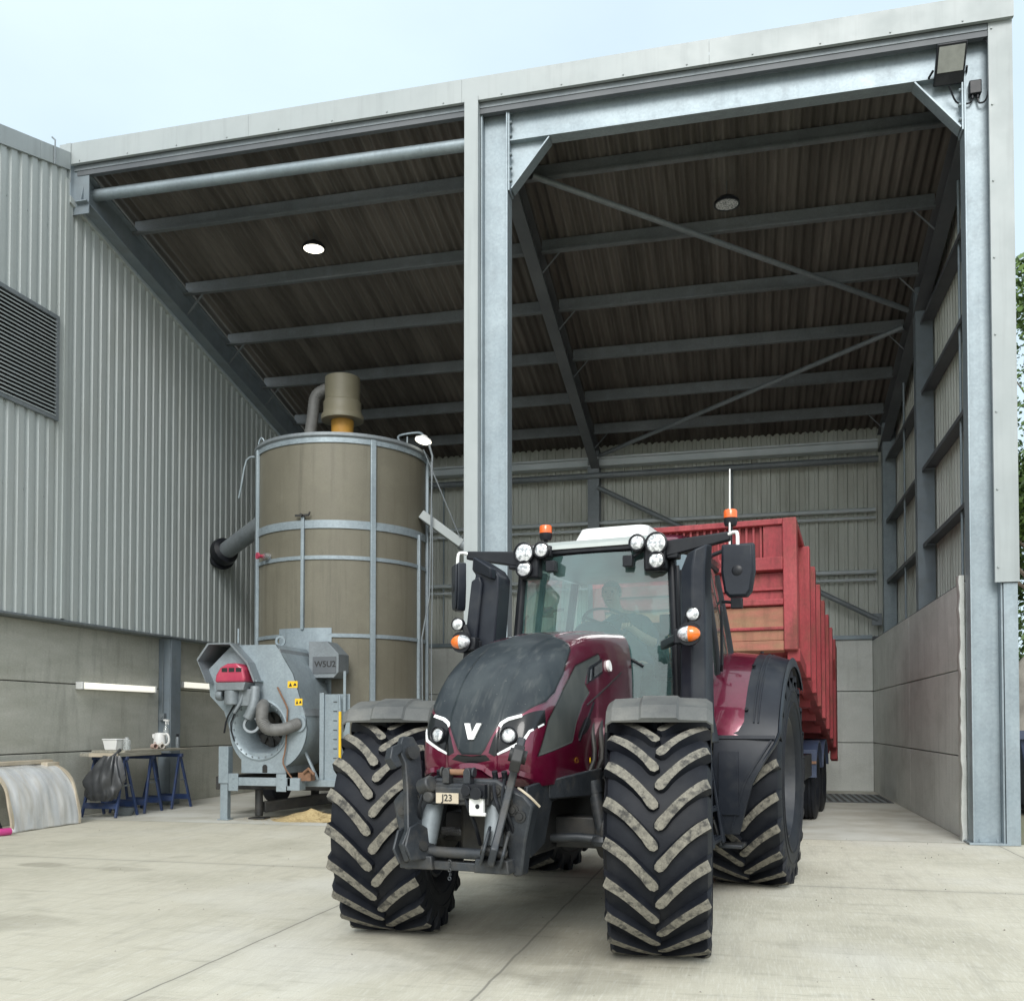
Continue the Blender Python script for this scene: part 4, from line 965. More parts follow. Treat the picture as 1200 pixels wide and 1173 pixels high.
# ---------------- cab
ZB,ZT=1.42,2.84
A=lambda s: [(s*.70,1.52,ZB),(s*.69,1.50,2.0),(s*.64,1.56,ZT)]
Bp=lambda s: [(s*.86,2.35,1.55),(s*.84,2.33,2.1),(s*.74,2.30,ZT)]
Cp=lambda s: [(s*.84,3.12,1.60),(s*.82,3.12,2.1),(s*.70,3.05,ZT)]
mb=MB(); mb.box(-.66,.66,1.56,3.10,1.30,1.45); cab=mb.build('cab','blackp',TR,bevel=.02)
for s in (-1,1):
    mb=MB(); mb.tube(A(s),.038,10,smooth=4); mb.build('pillar','blackp',cab)
    mb=MB(); mb.tube(Bp(s),.03,10,smooth=4); mb.build('pillar','blackp',cab)
    mb=MB(); mb.tube(Cp(s),.04,10,smooth=4); mb.build('pillar','blackp',cab)
    # side glazing: door and rear quarter
    a=catmull(A(s),5); b=catmull(Bp(s),5); c=catmull(Cp(s),5)
    for p,q,nm in ((a,b,'door_glass'),(b,c,'quarter_glass')):
        mb=MB(); mb.grid([[Vector(u).lerp(Vector(v),t) + Vector((s*.03*math.sin(math.pi*t),0,0)) for t in (0,.25,.5,.75,1)] for u,v in zip(p,q)]); g=mb.build(nm,'glass_side',cab,recalc=False)
    mb=MB(); mb.tube([(s*.72,1.6,ZB+.05),(s*.86,2.3,1.58),(s*.84,3.08,1.62)],.03,8); mb.build('sill','blackp',cab)
    mb=MB(); mb.tube([(s*.90,2.28,1.9),(s*.915,2.22,1.95),(s*.915,2.22,2.4),(s*.90,2.28,2.45)],.014,8); mb.build('grab_rail','blackp',cab)
# windscreen: bulges forward
rows=[]
for k in range(13):
    t=k/12; z=ZB+(ZT-ZB)*t; hw=.685-.055*t**1.5; yy=1.51+.05*t**2
    rows.append([(hw*x, yy-.17*(1-x*x)*(1-.35*t), z) for x in [i/8-1 for i in range(17)]])
mb=MB(); mb.grid(rows); mb.build('windscreen','glass',cab,recalc=False)
# rear window
mb=MB(); mb.grid([[(x*.76,3.10,1.7) for x in (-1,0,1)],[(x*.66,3.04,2.78) for x in (-1,0,1)]]); mb.build('rear_glass','glass_side',cab,recalc=False)
mb=MB(); mb.tube([(-.70,1.55,ZB),(-.4,1.42,ZB),(0,1.36,ZB),(.4,1.42,ZB),(.70,1.55,ZB)],.03,8,smooth=4); mb.box(-.55,.55,1.42,1.55,1.05,1.44); mb.build('bulkhead','blackp',cab)
MT['roof_sheen']=M('roof_sheen_tone',(.38,.42,.40),(.46,.50,.48),sc=4,rough=.45,dirt=(.25,.26,.24),dsc=4,damt=.5)  # pale tone paints in light reflected off the front of the cab roof
# roof
def rr_ring(z,hw,y0,y1,c=.18,yb=0.):
    pts=[]
    for cx,cy,a0 in ((hw-c,y1-c,0),(-hw+c,y1-c,90),(-hw+c,y0+c,180),(hw-c,y0+c,270)):
        for k in range(6):
            a=R(a0+k*18); pts.append((cx+c*math.cos(a),cy+c*math.sin(a)-(yb*(1-(cx/hw)**2) if cy<2 else 0),z))
    return pts
mb=MB(); mb.extr([rr_ring(2.835,.66,1.50,3.14,.2),rr_ring(2.86,.74,1.45,3.22,.26),rr_ring(2.885,.75,1.45,3.24,.26),rr_ring(2.89,.75,1.46,3.24,.26)]); mb.build('roof_visor','blackp',cab,ang=40)
mb=MB(); mb.extr([rr_ring(2.891,.745,1.46,3.23,.26),rr_ring(2.925,.77,1.49,3.24,.26),rr_ring(2.99,.74,1.64,3.18,.26),rr_ring(3.05,.60,1.95,3.0),rr_ring(3.08,.3,2.1,2.8,.1)]); rf=mb.build('roof','red',cab,ang=50)
mb=MB(); mb.extr([rr_ring(2.892,.60,1.435,1.75,.06),rr_ring(2.925,.60,1.445,1.80,.06),rr_ring(2.985,.52,1.60,1.9,.06),rr_ring(3.0,.44,1.7,1.9,.06)]); mb.build('roof_front_sheen','roof_sheen',rf,ang=50)  # piece shaped for the painted reflection along the roof front
mb=MB(); mb.extr([rr_ring(3.04,.33,1.9,2.75,.1),rr_ring(3.17,.31,2.03,2.7,.1),rr_ring(3.185,.25,2.1,2.6,.1)]); mb.build('roof_hatch','white',rf,ang=40)
# work lights at the front corners of the roof
for s in (-1,1):
    mb=MB(); mb.box(s*.54-.09,s*.54+.09,1.40,1.52,2.66,2.92); mb.box(s*.40-.06,s*.40+.06,1.42,1.52,2.83,2.93); mb.build('light_bracket','blackp',cab,bevel=.02)
    for x,z,r in ((.565,2.87,.080),(.565,2.735,.062),(.41,2.885,.060)):
        mb=MB(); cx=Vector((s*x,1.385,z)); mb.lathe([(0,.06),(r*.7,.06),(r+.008,0),(r+.010,-.03),(r,-.034),(r-.006,-.02)],cx,(0,1,0),n=28); wl=mb.build('work_light','blackp',cab)
        mb=MB(); mb.lathe([(0,-.034),(r*.6,-.032),(r-.006,-.024),(r-.006,-.01),(0,-.01)],cx,(0,1,0),n=28); mb.build('lens','lens',wl)
    # inner camera box / small dark light beside the screen
    mb=MB(); mb.box(s*.33-.04,s*.33+.04,1.36,1.44,2.70,2.79); mb.tube([(s*.36,1.42,2.78),(s*.44,1.44,2.84)],.014,8); mb.build('side_light','blackp',cab,bevel=.015)
    # mirror
    mb=MB(); mb.beam((s*.62,1.46,2.83),(s*1.13,1.46,2.90),.09,.13,w1=.06,h1=.07); mb.box(s*.68-.05,s*.68+.05,1.42,1.52,2.75,2.88); ar=mb.build('mirror_arm','blackp',cab,bevel=.012)
    mb=MB(); mb.tube([(s*1.12,1.44,2.91),(s*1.17,1.42,2.92),(s*1.195,1.40,2.88),(s*1.195,1.385,2.62)],.014,10,smooth=4); mb.build('mirror_tube','white',ar)
    mw=.125 if s>0 else .095
    P=[(-mw*.98,.21),(mw*.98,.21),(mw*1.02,.0),(mw*.82,-.16),(mw*.55,-.20),(-mw*.55,-.20),(-mw*.82,-.16),(-mw*1.02,.0)]
    yaw=R(0) if s>0 else R(-52); ex=Vector((math.cos(yaw),math.sin(yaw),0)); en=Vector((-math.sin(yaw),math.cos(yaw),0))
    mb=MB(); o=Vector((s*1.195,1.42,2.615)); mb.prism([(x*.9,z*.95) for x,z in P],(o,ex,(0,0,1),en),-.05,-.03); mb.prism(P,(o,ex,(0,0,1),en),-.03,.045); mr_=mb.build('mirror','blackp2',ar,bevel=.012)
    mb=MB(); mb.prism([(x*.5,-.10+z*.0) for x,z in ((-mw,0),)]+[(-mw*.85,-.095),(mw*.85,-.095),(mw*.85,-.085),(-mw*.85,-.085)][1:],(o,ex,(0,0,1),en),-.056,-.048) if False else mb.lathe([(0,-.055),(.035,-.055),(.045,-.048),(.02,-.045)],o+en*0,tuple(en),n=16); mb.box(0,0.001,0,0.001,0,0.001) if False else None; mb.build('mirror_pivot','blackp',ar)
    # beacon on a stem at the rear of the roof
    bx=s*.90; by=2.75
    mb=MB(); mb.tube([(bx*.80,by,2.98),(bx,by,3.04),(bx,by,3.25)],.02,10); mb.lathe([(0,0),(.05,.0),(.06,.03),(.062,.07),(0,.07)],(bx,by,3.24),n=20); st_=mb.build('beacon_stem','blackp',cab)
    mb=MB(); mb.lathe([(0,0),(.062,0),(.062,.06),(.055,.075),(0,.08)],(bx,by,3.311),n=24); mb.build('beacon','beacon',st_)
    # indicator and small lamp on an arm in front of the cab
    mb=MB(); mb.beam((s*.62,1.36,2.06),(s*.86,.95,2.09),.05,.07); mb.beam((s*.86,.95,2.09),(s*.91,.93,2.24),.03,.05); mb.box(s*.84-.035,s*.84+.035,.92,1.02,2.03,2.14); ia=mb.build('indicator_arm','blackp',cab,bevel=.012)
    def ell(cx,cz,rx,rz,y0,xlo,xhi):
        m=MB(); rings=[]
        for k in range(9):
            a=R(k*90/8); f=math.cos(a); yy=y0-.05*math.sin(a)
            rings.append([(min(max(cx+rx*f*math.cos(R(15*q)),xlo),xhi),yy,cz+rz*f*math.sin(R(15*q))) for q in range(24)])
        return m.extr(rings,caps=False)
    cx=s*.925
    if s>0: ell(cx,2.10,.085,.058,.90,-9,cx).build('clear_lens','lens',ia); ell(cx,2.10,.085,.058,.90,cx,9).build('amber_lens','amber',ia)
    else:   ell(cx,2.10,.085,.058,.90,cx,9).build('clear_lens','lens',ia); ell(cx,2.10,.085,.058,.90,-9,cx).build('amber_lens','amber',ia)
    mb=MB(); mb.lathe([(.06,.0),(.085,-.0),(.088,.04),(.05,.05)],(cx,.90,2.10),(0,1,0),n=20); 
    mb.lathe([(0,.03),(.05,.03),(.054,-.02),(.048,-.024)],(s*.955,.92,2.245),(0,1,0),n=20); mb.build('lamp_housing','blackp',ia)
    mb=MB(); mb.lathe([(0,-.024),(.03,-.022),(.048,-.014),(0,-.012)],(s*.955,.92,2.245),(0,1,0),n=20); mb.build('lens','lens',ia)
    # rear work light on the C pillar
    mb=MB(); mb.box(s*.93-.05,s*.93+.05,2.84,2.92,2.50,2.60); mb.tube([(s*.78,2.95,2.58),(s*.90,2.90,2.56)],.016,8); mb.build('work_light','blackp',cab,bevel=.015)
# exhaust cover (left side of the tractor) and air intake (right side)
mb=MB()
mb.extr([[(.80,1.50,1.30),(.80,1.16,1.30),(.90,1.10,1.30),(1.03,1.14,1.30),(1.06,1.34,1.30),(.98,1.50,1.30)],
         [(.80,1.50,1.50),(.80,1.16,1.50),(.90,1.10,1.50),(1.00,1.14,1.50),(1.02,1.34,1.50),(.98,1.50,1.50)],
         [(.80,1.50,2.62),(.80,1.20,2.62),(.90,1.14,2.62),(.985,1.18,2.62),(1.0,1.34,2.62),(.96,1.50,2.62)],
         [(.85,1.50,2.80),(.85,1.20,2.74),(.92,1.14,2.76),(1.0,1.18,2.80),(1.01,1.34,2.82),(.98,1.50,2.84)]])
ex_=mb.build('exhaust_cover','blackp2',TR,bevel=.012)
mb=MB(); mb.tube([(.735,1.47,1.5),(.73,1.46,2.2),(.70,1.50,2.70)],.02,8); mb.tube([(.775,1.44,1.5),(.77,1.43,2.2),(.74,1.46,2.66)],.012,8); mb.build('hose','blackp',ex_)
mb=MB()
DXN=-.085
sn=[(-.865,2.00),(-.80,2.52),(-.765,2.655),(-.80,2.70),(-.755,2.80),(-.60,2.70),(-.555,2.63),(-.56,2.52),(-.60,2.02)]
mb.xz([(x+DXN,z) for x,z in [(-.865,1.95),(-.785,2.60),(-.71,2.64),(-.69,2.58),(-.755,1.95)]],.98,1.02)
mb.prism([(x+DXN,z) for x,z in sn],((0,0,0),(1,0,0),(0,0,1),(0,1,0)),1.02,1.26)
mb.hexa([(x+DXN,y,z) for x,y,z in [(-.80,1.02,2.69),(-.60,.96,2.60),(-.58,1.02,2.60),(-.78,1.04,2.69)]],[(x+DXN,y,z) for x,y,z in [(-.77,.98,2.80),(-.59,.93,2.69),(-.57,1.02,2.69),(-.75,1.04,2.80)]])
mb.build('air_intake','blackp2',TR,bevel=.014)
# underhood dark side panels, tank and steps
for s in (-1,1):
    mb=MB(); mb.yz([(.9,.52),(1.9,.52),(2.02,.62),(2.02,1.12),(1.75,1.38),(.95,1.25)],s*.42,s*.80); mb.build('fuel_tank' if s>0 else 'battery_box','blackp2',TR,bevel=.05)
    mb=MB()
    for k,(z,x) in enumerate(((.50,.99),(.74,.95),(.98,.92),(1.22,.88))):
        mb.box(min(s*(x-.20),s*x),max(s*(x-.20),s*x),1.42,1.86,z,z+.03); 
        for q in range(5): mb.box(min(s*(x-.19+q*.04),s*(x-.17+q*.04)),max(s*(x-.19+q*.04),s*(x-.17+q*.04)),1.43,1.85,z+.03,z+.042)
    mb.beam((s*.99,1.43,.48),(s*.86,1.43,1.36),.02,.09,up=(0,1,0)); mb.beam((s*.99,1.86,.48),(s*.86,1.86,1.36),.02,.09,up=(0,1,0)); mb.build('steps','blackp2',TR,bevel=.004)
    mb=MB(); mb.box(min(s*.93,s*1.12),max(s*.93,s*1.12),1.95,2.25,.42,.45); mb.beam((s*.95,1.9,.45),(s*.90,1.85,.66),.05,.02); mb.build('step_plate','iron',TR,bevel=.006)
mb=MB()
for k in range(6):
    y=.15+k*.17; mb.tube([(.36,y,1.05+.02*k),(.43,y+.05,1.2),(.40,y+.1,1.4),(.37,y+.2,1.5)],.016+.006*(k%2),8,smooth=3)
for k in range(4): mb.cyl((.40,.3+.2*k,1.02),(.46,.3+.2*k,1.02),.05+.01*(k%2),n=12)
mb.build('engine_hose','irond',TR)
mb=MB(); mb.lathe([(.016,-.004),(.022,0),(.016,.004),(.012,0)],(.45,.05,1.20),(1,.3,0),n=16,close=True); mb.build('dipstick_ring','yellow',TR)
# rear drawbar and linkage
mb=MB(); mb.box(-.10,.10,3.3,4.15,.50,.58); mb.box(-.45,-.38,3.3,4.05,.6,.7); mb.box(.38,.45,3.3,4.05,.6,.7); mb.cyl((0,4.08,.45),(0,4.08,.75),.03,n=12); mb.build('drawbar','irond',TR,bevel=.01)
# wiper, interior
mb=MB(); mb.tube([(.10,1.30,1.95),(.30,1.33,2.02)],.010,6); mb.tube([(.02,1.325,2.16),(.45,1.40,1.90)],.012,6); mb.build('wiper','blackp',cab)
mb=MB(); mb.box(-.22,.30,2.55,2.98,1.70,1.86); mb.hexa([(-.20,2.92,1.86),(.28,2.92,1.86),(.28,3.04,1.86),(-.20,3.04,1.86)],[(-.16,3.0,2.42),(.24,3.0,2.42),(.24,3.07,2.42),(-.16,3.07,2.42)]); mb.box(-.1,.18,2.6,2.9,1.45,1.7); mb.build('seat','seat',cab,bevel=.04)
mb=MB(); mb.hexa([(-.20,1.55,1.45),(.16,1.55,1.45),(.12,1.85,1.45),(-.16,1.85,1.45)],[(-.22,1.60,2.18),(.18,1.60,2.18),(.10,1.92,2.24),(-.14,1.92,2.24)]); mb.lathe([(0,.18),(.16,.14),(.24,0),(.24,-.06)],(-.02,1.62,2.12),(0,.2,1),n=24); mb.build('dashboard','blackp',cab,bevel=.03)
sw=Vector((-.05,2.02,2.32)); ax=Vector((0,.55,.84)).normalized()
mb=MB(); ring=[]; u=Vector((1,0,0)); v=ax.cross(u)
mb.lathe([(.205,-.014),(.222,0),(.205,.014),(.19,0)],sw,ax,n=36,close=True)
for a in (90,210,330): mb.beam(sw-ax*.02,sw+(u*math.cos(R(a))+v*math.sin(R(a)))*.2,.03,.012,up=ax)
mb.cyl(sw-ax*.22,sw,.035,n=12); mb.build('steering_wheel','blackp',cab)
mb=MB(); mb.tube([(.34,2.6,1.95),(.36,2.35,2.0),(.36,2.25,2.05)],.05,10); mb.box(.30,.50,2.3,2.85,1.85,1.93); mb.beam((.52,2.1,1.9),(.50,2.08,2.25),.02,.02); mb.box(.42,.60,2.02,2.06,2.2,2.38); mb.build('armrest_console','blackp',cab,bevel=.02)
mb=MB(); mb.tube([(-.60,2.1,1.46),(-.55,2.05,1.9)],.02,8); mb.box(.30,.58,1.62,1.75,1.46,1.62); mb.build('pedal_box','seat',cab,bevel=.02)
# aerial on the beacon stem
mb=MB(); mb.tube([(.90,2.70,3.0),(.905,2.70,3.75)],[.010,.006],6); mb.build('aerial','white',cab)

# ------------------------------------------------------------------ driver, sitting in the cab
def skinned(name, chains, mats, parent, sub=2, root=0):
    """chains: list of lists of (co, radius); first chain starts at the root, others start at the index of an existing vertex"""
    vs=[]; es=[]; rad=[]
    for ch in chains:
        prev=None
        for it in ch:
            if isinstance(it,int): prev=it; continue
            co_,r=it; vs.append(co_); rad.append(r)
            if prev is not None: es.append((prev,len(vs)-1))
            prev=len(vs)-1
    me=bpy.data.meshes.new(name); me.from_pydata(vs,es,[]); o=bpy.data.objects.new(name,me); col.objects.link(o)
    sk=o.modifiers.new('skin','SKIN'); sk.use_smooth_shade=True
    if not me.skin_vertices:
        bpy.context.view_layer.objects.active=o
    for i,r in enumerate(rad):
        d=me.skin_vertices[0].data[i]; rr=r if isinstance(r,tuple) else (r,r); d.radius=rr; d.use_root=(i==root)
    ss=o.modifiers.new('sub','SUBSURF'); ss.levels=sub; ss.render_levels=sub
    dg=bpy.context.evaluated_depsgraph_get(); m2=bpy.data.meshes.new_from_object(o.evaluated_get(dg)); m2.name=name
    bpy.data.objects.remove(o)
    m2.materials.clear()
    for m in mats: m2.materials.append(MT[m])
    m2.polygons.foreach_set('use_smooth',[True]*len(m2.polygons))
    o=bpy.data.objects.new(name,m2); col.objects.link(o)
    if parent: o.parent=parent
    return o
PR=thing('person','driver in a dark shirt sitting at the wheel inside the tractor cab','person',TR.matrix_world@Vector((0,0,0)),R(-9.4),world=False)
PR.location=(-1.457,6.387,0)
PR.location=Vector((-1.457,6.387,0))+Matrix.Rotation(R(-9.4),3,'Z')@Vector((0,2.62,1.86))
P0=Vector((0,2.62,1.86))
def pp(x,y,z): return tuple(Vector((x,y,z))-P0)
# body: pelvis - spine - neck - head, legs, arms
hand_l=pp(.13,2.06,2.30); hand_r=pp(-.24,2.06,2.33)
chains=[[(pp(.04,2.70,1.95),(.165,.12)),(pp(.03,2.70,2.10),(.155,.11)),(pp(.0,2.66,2.26),(.17,.115)),(pp(-.05,2.60,2.38),(.15,.10)),(pp(-.10,2.54,2.47),.062),(pp(-.13,2.50,2.53),.06),(pp(-.145,2.475,2.60),(.078,.098)),(pp(-.15,2.475,2.68),(.075,.09)),(pp(-.15,2.49,2.73),.05)],
 [3,(pp(.14,2.58,2.37),.072),(pp(.24,2.50,2.26),.056),(pp(.285,2.38,2.16),.048),(pp(.22,2.22,2.21),.042),(pp(.15,2.10,2.28),.030),(hand_l,(.036,.022))],
 [3,(pp(-.24,2.58,2.36),.072),(pp(-.33,2.48,2.24),.056),(pp(-.37,2.36,2.16),.048),(pp(-.31,2.20,2.23),.042),(pp(-.25,2.10,2.31),.030),(hand_r,(.036,.022))],
 [0,(pp(.15,2.60,1.93),.10),(pp(.18,2.25,1.93),.078),(pp(.18,2.10,1.90),.068),(pp(.18,2.06,1.66),.058),(pp(.17,2.02,1.52),.045),(pp(.17,1.88,1.48),.04)],
 [0,(pp(-.08,2.60,1.93),.10),(pp(-.13,2.25,1.93),.078),(pp(-.14,2.10,1.90),.068),(pp(-.14,2.06,1.66),.058),(pp(-.14,2.02,1.52),.045),(pp(-.14,1.88,1.48),.04)]]
# fingers curled over the wheel rim
for hb,hx in ((15,.13),(21,-.24)):
    sgn=1 if hx>0 else -1
    base=hand_l if hx>0 else hand_r
    hi=9+5 if hx>0 else 9+6+5
    for q,ln in enumerate((.9,1.,.97,.8)):
        b=Vector(base)+Vector((sgn*(.028-.019*q),-.03,.008)); chains.append([hi,(tuple(b),.0105),(tuple(b+Vector((0,-.035*ln,.006))),.0095),(tuple(b+Vector((0,-.05*ln,-.022))),.009),(tuple(b+Vector((0,-.03*ln,-.042))),.008)])
    chains.append([hi,(tuple(Vector(base)+Vector((-sgn*.035,.005,-.012))),.012),(tuple(Vector(base)+Vector((-sgn*.05,-.03,-.03))),.010),(tuple(Vector(base)+Vector((-sgn*.035,-.048,-.04))),.009)])
body=skinned('body',chains,['skin','shirt','trouser','hair'],PR)
for p in body.data.polygons:
    c=p.center+P0
    if c.z<2.0 and c.y<2.9 and not(c.z>1.98): p.material_index=2
    elif c.z<2.455 and c.y>2.36: p.material_index=1
    if c.z<1.50: p.material_index=3
mb=MB(); hc=Vector(pp(-.148,2.49,2.66))
rows=[]
for i in range(9):
    a=R(90-i*13); row=[]
    for k in range(25):
        b=R(k*15); rr=(.088,.108,.10); lift=1.04
        p=Vector((rr[0]*math.cos(a)*math.cos(b),rr[1]*math.cos(a)*math.sin(b),rr[2]*math.sin(a)))*lift
        if p.y<-.045 and p.z<.045: p.z=.045+ (p.z-.045)*.1; p*=.97
        row.append(hc+p)
    rows.append(row)
mb.grid(rows); mb.build('hair','hair',PR)
mb=MB(); fx=Vector(pp(-.145,2.385,2.625))
mb.hexa([fx+Vector((-.016,-.018,-.02)),fx+Vector((.016,-.018,-.02)),fx+Vector((.014,.02,-.02)),fx+Vector((-.014,.02,-.02))],[fx+Vector((-.006,.0,.03)),fx+Vector((.006,.0,.03)),fx+Vector((.006,.02,.03)),fx+Vector((-.006,.02,.03))])
mb.build('nose','skin',PR,bevel=.006)
mb=MB()
for s in (-1,1): mb.lathe([(0,-.012),(.010,-.006),(.012,0),(.0,.006)],Vector(pp(-.145+s*.032,2.392,2.652)),(0,1,0),n=12)
mb.box(fx.x-.024,fx.x+.024,fx.y+.002,fx.y+.016,fx.z-.052,fx.z-.046); mb.build('eyes_and_mouth','hair',PR)
mb=MB()
for s in (-1,1): mb.lathe([(0,.012),(.018,.010),(.022,0),(.012,-.008)],Vector(pp(-.147+s*.082,2.485,2.632)),(s,0,0),n=14)
mb.build('ears','skin',PR)
# hydraulic hoses and couplers over the front linkage
for k,(xa,xb) in enumerate(((-.16,-.26),(.03,.10),(.20,.30),(.26,.33))):
    mb=MB(); mb.tube([(xa,-.93,1.14),(xa+(xb-xa)*.3,-1.02,1.10-.02*k),(xa+(xb-xa)*.7,-1.06,.98),(xb,-1.0,.86),(xb,-.93,.74)],.011,8,smooth=4); mb.cyl((xa,-.93,1.12),(xa,-.95,1.17),.018,n=8); mb.build('hydraulic_hose','blackp',TR)
# ------------------------------------------------------------------ tipping trailer
TL=thing('grain_trailer','faded red high-sided tipping trailer with its body raised, behind the tractor','trailer',(-.63,12.17,0),R(-8.3),world=False)
LEN=6.35; HW=1.235
def bz(t): return 2.34+(1.15-2.34)*t      # floor line of the raised body
def tz(t): return 3.88+(2.98-3.88)*t      # top line
def tp(x,t,k,dy=0): # k: 0 floor .. 1 top
    lean=.16*k                              # body stays square to its sloping floor
    return (x, t*LEN+dy-lean*.55, bz(t)+(tz(t)-bz(t))*k)
def slab(mb,x0,x1,t0,t1,k0,k1):
    q=lambda k:[tp(x0,t0,k),tp(x1,t0,k),tp(x1,t1,k),tp(x0,t1,k)]
    mb.hexa(q(k0),q(k1))
mb=MB()
slab(mb,-HW+.06,HW-.06,.012,1.0,-.02,.02); slab(mb,HW-.06,HW-.025,.012,1,.02,1.); slab(mb,-HW+.025,-HW+.06,.012,1,.02,1.); slab(mb,-HW+.06,HW-.06,.985,1,.02,.95)
slab(mb,-HW+.06,HW-.06,.012,.018,.02,.66)
body_=mb.build('body','trailer_red',TL,bevel=.006)
mb=MB(); slab(mb,HW-.08,HW+.03,0,1.01,.955,1.0); slab(mb,-HW-.03,-HW+.08,0,1.01,.955,1.0); mb.build('top_rail','trailer_red',body_,bevel=.01)
for s in (-1,1):
    for k in range(7):
        t=.13+k*.138; mb=MB(); x0,x1=(HW-.03,HW+.10) if s>0 else (-HW-.10,-HW+.03)
        q=lambda kk,e: [tp(x0,t,kk),tp(x1-(0 if s<0 else e),t,kk),tp(x1-(0 if s<0 else e),t+.026,kk),tp(x0,t+.026,kk)]
        mb.hexa(q(-.10,.0),q(.955,.0)); mb.build('side_post','trailer_red',body_,bevel=.008)
    mb=MB(); x0,x1=(HW-.10,HW+.05) if s>0 else (-HW-.05,-HW+.10); slab(mb,x0,x1,0,1.0,-.10,.0); mb.build('floor_beam','trailer_dark',body_,bevel=.008)
for k in range(7):
    t=.04+k*.15; mb=MB(); slab(mb,-HW+.1,HW-.02,t,t+.018,-.16,-.02); mb.build('cross_member','trailer_dark',body_)
# front board: corner posts, slatted window, beams, tan lower board
mb=MB(); slab(mb,HW-.13,HW+.03,-.012,.014,-.02,1.0); mb.build('corner_post','trailer_red',body_,bevel=.012)
mb=MB(); slab(mb,-HW-.03,-HW+.13,-.012,.014,-.02,1.0); mb.build('corner_post','trailer_red',body_,bevel=.012)
def fbar(name,k0,k1,ya,yb,mat,bev=.008):
    mb=MB(); slab(mb,-HW+.13,HW-.13,ya,yb,k0,k1); return mb.build(name,mat,body_,bevel=bev)
fbar('front_beam',.955,1.0,-.010,.012,'trailer_red'); fbar('front_beam',.60,.70,-.014,.012,'trailer_red'); fbar('front_beam',.33,.375,-.014,.010,'trailer_red')
fbar('front_panel',.375,.595,.002,.010,'trailer_red',0); fbar('front_beam',.455,.475,-.004,.004,'trailer_red',.004)
fbar('front_board',.06,.325,-.006,.008,'rusty'); fbar('front_beam',.14,.165,-.010,.0,'trailer_red'); fbar('front_beam',-.02,.055,-.010,.010,'rusty')
mb=MB()
for k in range(25):
    x=-HW+.22+k*(2*HW-.44)/24; slab(mb,x-.012,x+.012,-.002,.004,.70,.955)
mb.build('front_slats','trailer_red',body_)
for xa in (HW-.36,-HW+.13):
    mb=MB(); slab(mb,xa,xa+.23,-.004,.002,.70,.955); mb.build('front_panel','trailer_red',body_,bevel=.004)
mb=MB(); slab(mb,-HW+.13,HW-.13,.006,.010,.69,.96); mb.build('front_mesh','trailer_dark',body_)
# tailgate gear
mb=MB(); slab(mb,HW-.02,HW+.10,.985,1.02,-.2,.92); slab(mb,-HW-.10,-HW+.02,.985,1.02,-.2,.92); slab(mb,-HW,HW,1.0,1.02,-.1,.95)
mb.beam(tp(HW+.06,.94,.75),tp(HW+.06,1.02,.1),.07,.07); mb.build('tailgate','trailer_dark',body_,bevel=.008)
# chassis
mb=MB(); 
for s in (-1,1): mb.box(s*.45-.05,s*.45+.05,.2,6.3,.86,1.08)
mb.box(-.5,.5,.15,.3,.86,1.06); mb.box(-.5,.5,6.1,6.25,.86,1.06)
mb.beam((-.42,.3,.92),(-.02,-1.55,.62),.10,.14); mb.beam((.42,.3,.92),(.02,-1.55,.62),.10,.14); mb.cyl((0,-1.7,.62),(0,-1.5,.62),.05,n=14); mb.build('chassis','trailer_dark',TL,bevel=.01)
mb=MB(); mb.tube([(0,1.0,1.0),(0,1.5,1.7)],.09,16); mb.tube([(0,1.5,1.7),(0,1.75,2.02)],.065,16); mb.build('tipping_ram','chrome',TL)
def trailer_wheel(y,s):
    mb=MB(); mb.lathe([(0,s*.06),(.10,s*.06),(.12,s*.02),(.2,-s*.01),(.285,s*.09),(.30,s*.13),(.30,-s*.13),(0,-s*.13)],(0,0,0),(1,0,0),n=32)
    for k in range(10):
        a=k*math.pi/5; mb.cyl((s*.0,.155*math.cos(a),.155*math.sin(a)),(s*.045,.155*math.cos(a),.155*math.sin(a)),.014,n=6)
    wh=mb.build('wheel','rim',TL); wh.location=(s*1.02,y,.53)
    mb=MB(); mb.lathe([(.29,-.15),(.33,-.19),(.42,-.205),(.49,-.19),(.525,-.165)]+[q for k in range(5) for q in ((.535,-.150+k*.062),(.535,-.115+k*.062),(.522,-.112+k*.062),(.522,-.091+k*.062))]+[(.535,.15),(.525,.165),(.49,.19),(.42,.205),(.33,.19),(.29,.15)],(0,0,0),(1,0,0),n=56)
    t=mb.build('tyre','rubber',wh)
for y in (3.35,4.72):
    for s in (-1,1): trailer_wheel(y,s)
    mb=MB(); mb.cyl((-.95,y,.53),(.95,y,.53),.06,n=14); mb.box(-.5,-.4,y-.4,y+.4,.66,.74); mb.box(.4,.5,y-.4,y+.4,.66,.74); mb.box(-.5,.5,y-.06,y+.06,.53,.86); mb.build('axle','irond',TL)
for s in (-1,1):
    mb=MB(); 
    for y in (3.35,4.72):
        pts=[(y-.66*math.cos(R(a)),.53+.66*math.sin(R(a))) for a in range(20,161,14)]; inn=[(y-.64*math.cos(R(a)),.53+.64*math.sin(R(a))) for a in range(160,19,-14)]
        mb.yz(pts+inn,min(s*.80,s*1.25),max(s*.80,s*1.25))
    mb.box(min(s*.78,s*1.26),max(s*.78,s*1.26),2.62,2.66,.66,1.06); mb.build('mudguard','navy',TL,bevel=.006)
    mb=MB(); mb.box(min(s*.78,s*1.26),max(s*.78,s*1.26),2.60,2.618,.86,.90); mb.build('rusty_strip','brownd',TL)
    mb=MB(); mb.box(min(s*.62,s*1.22),max(s*.62,s*1.22),1.2,2.3,.70,1.02); mb.build('tool_box','blackp',TL,bevel=.01)

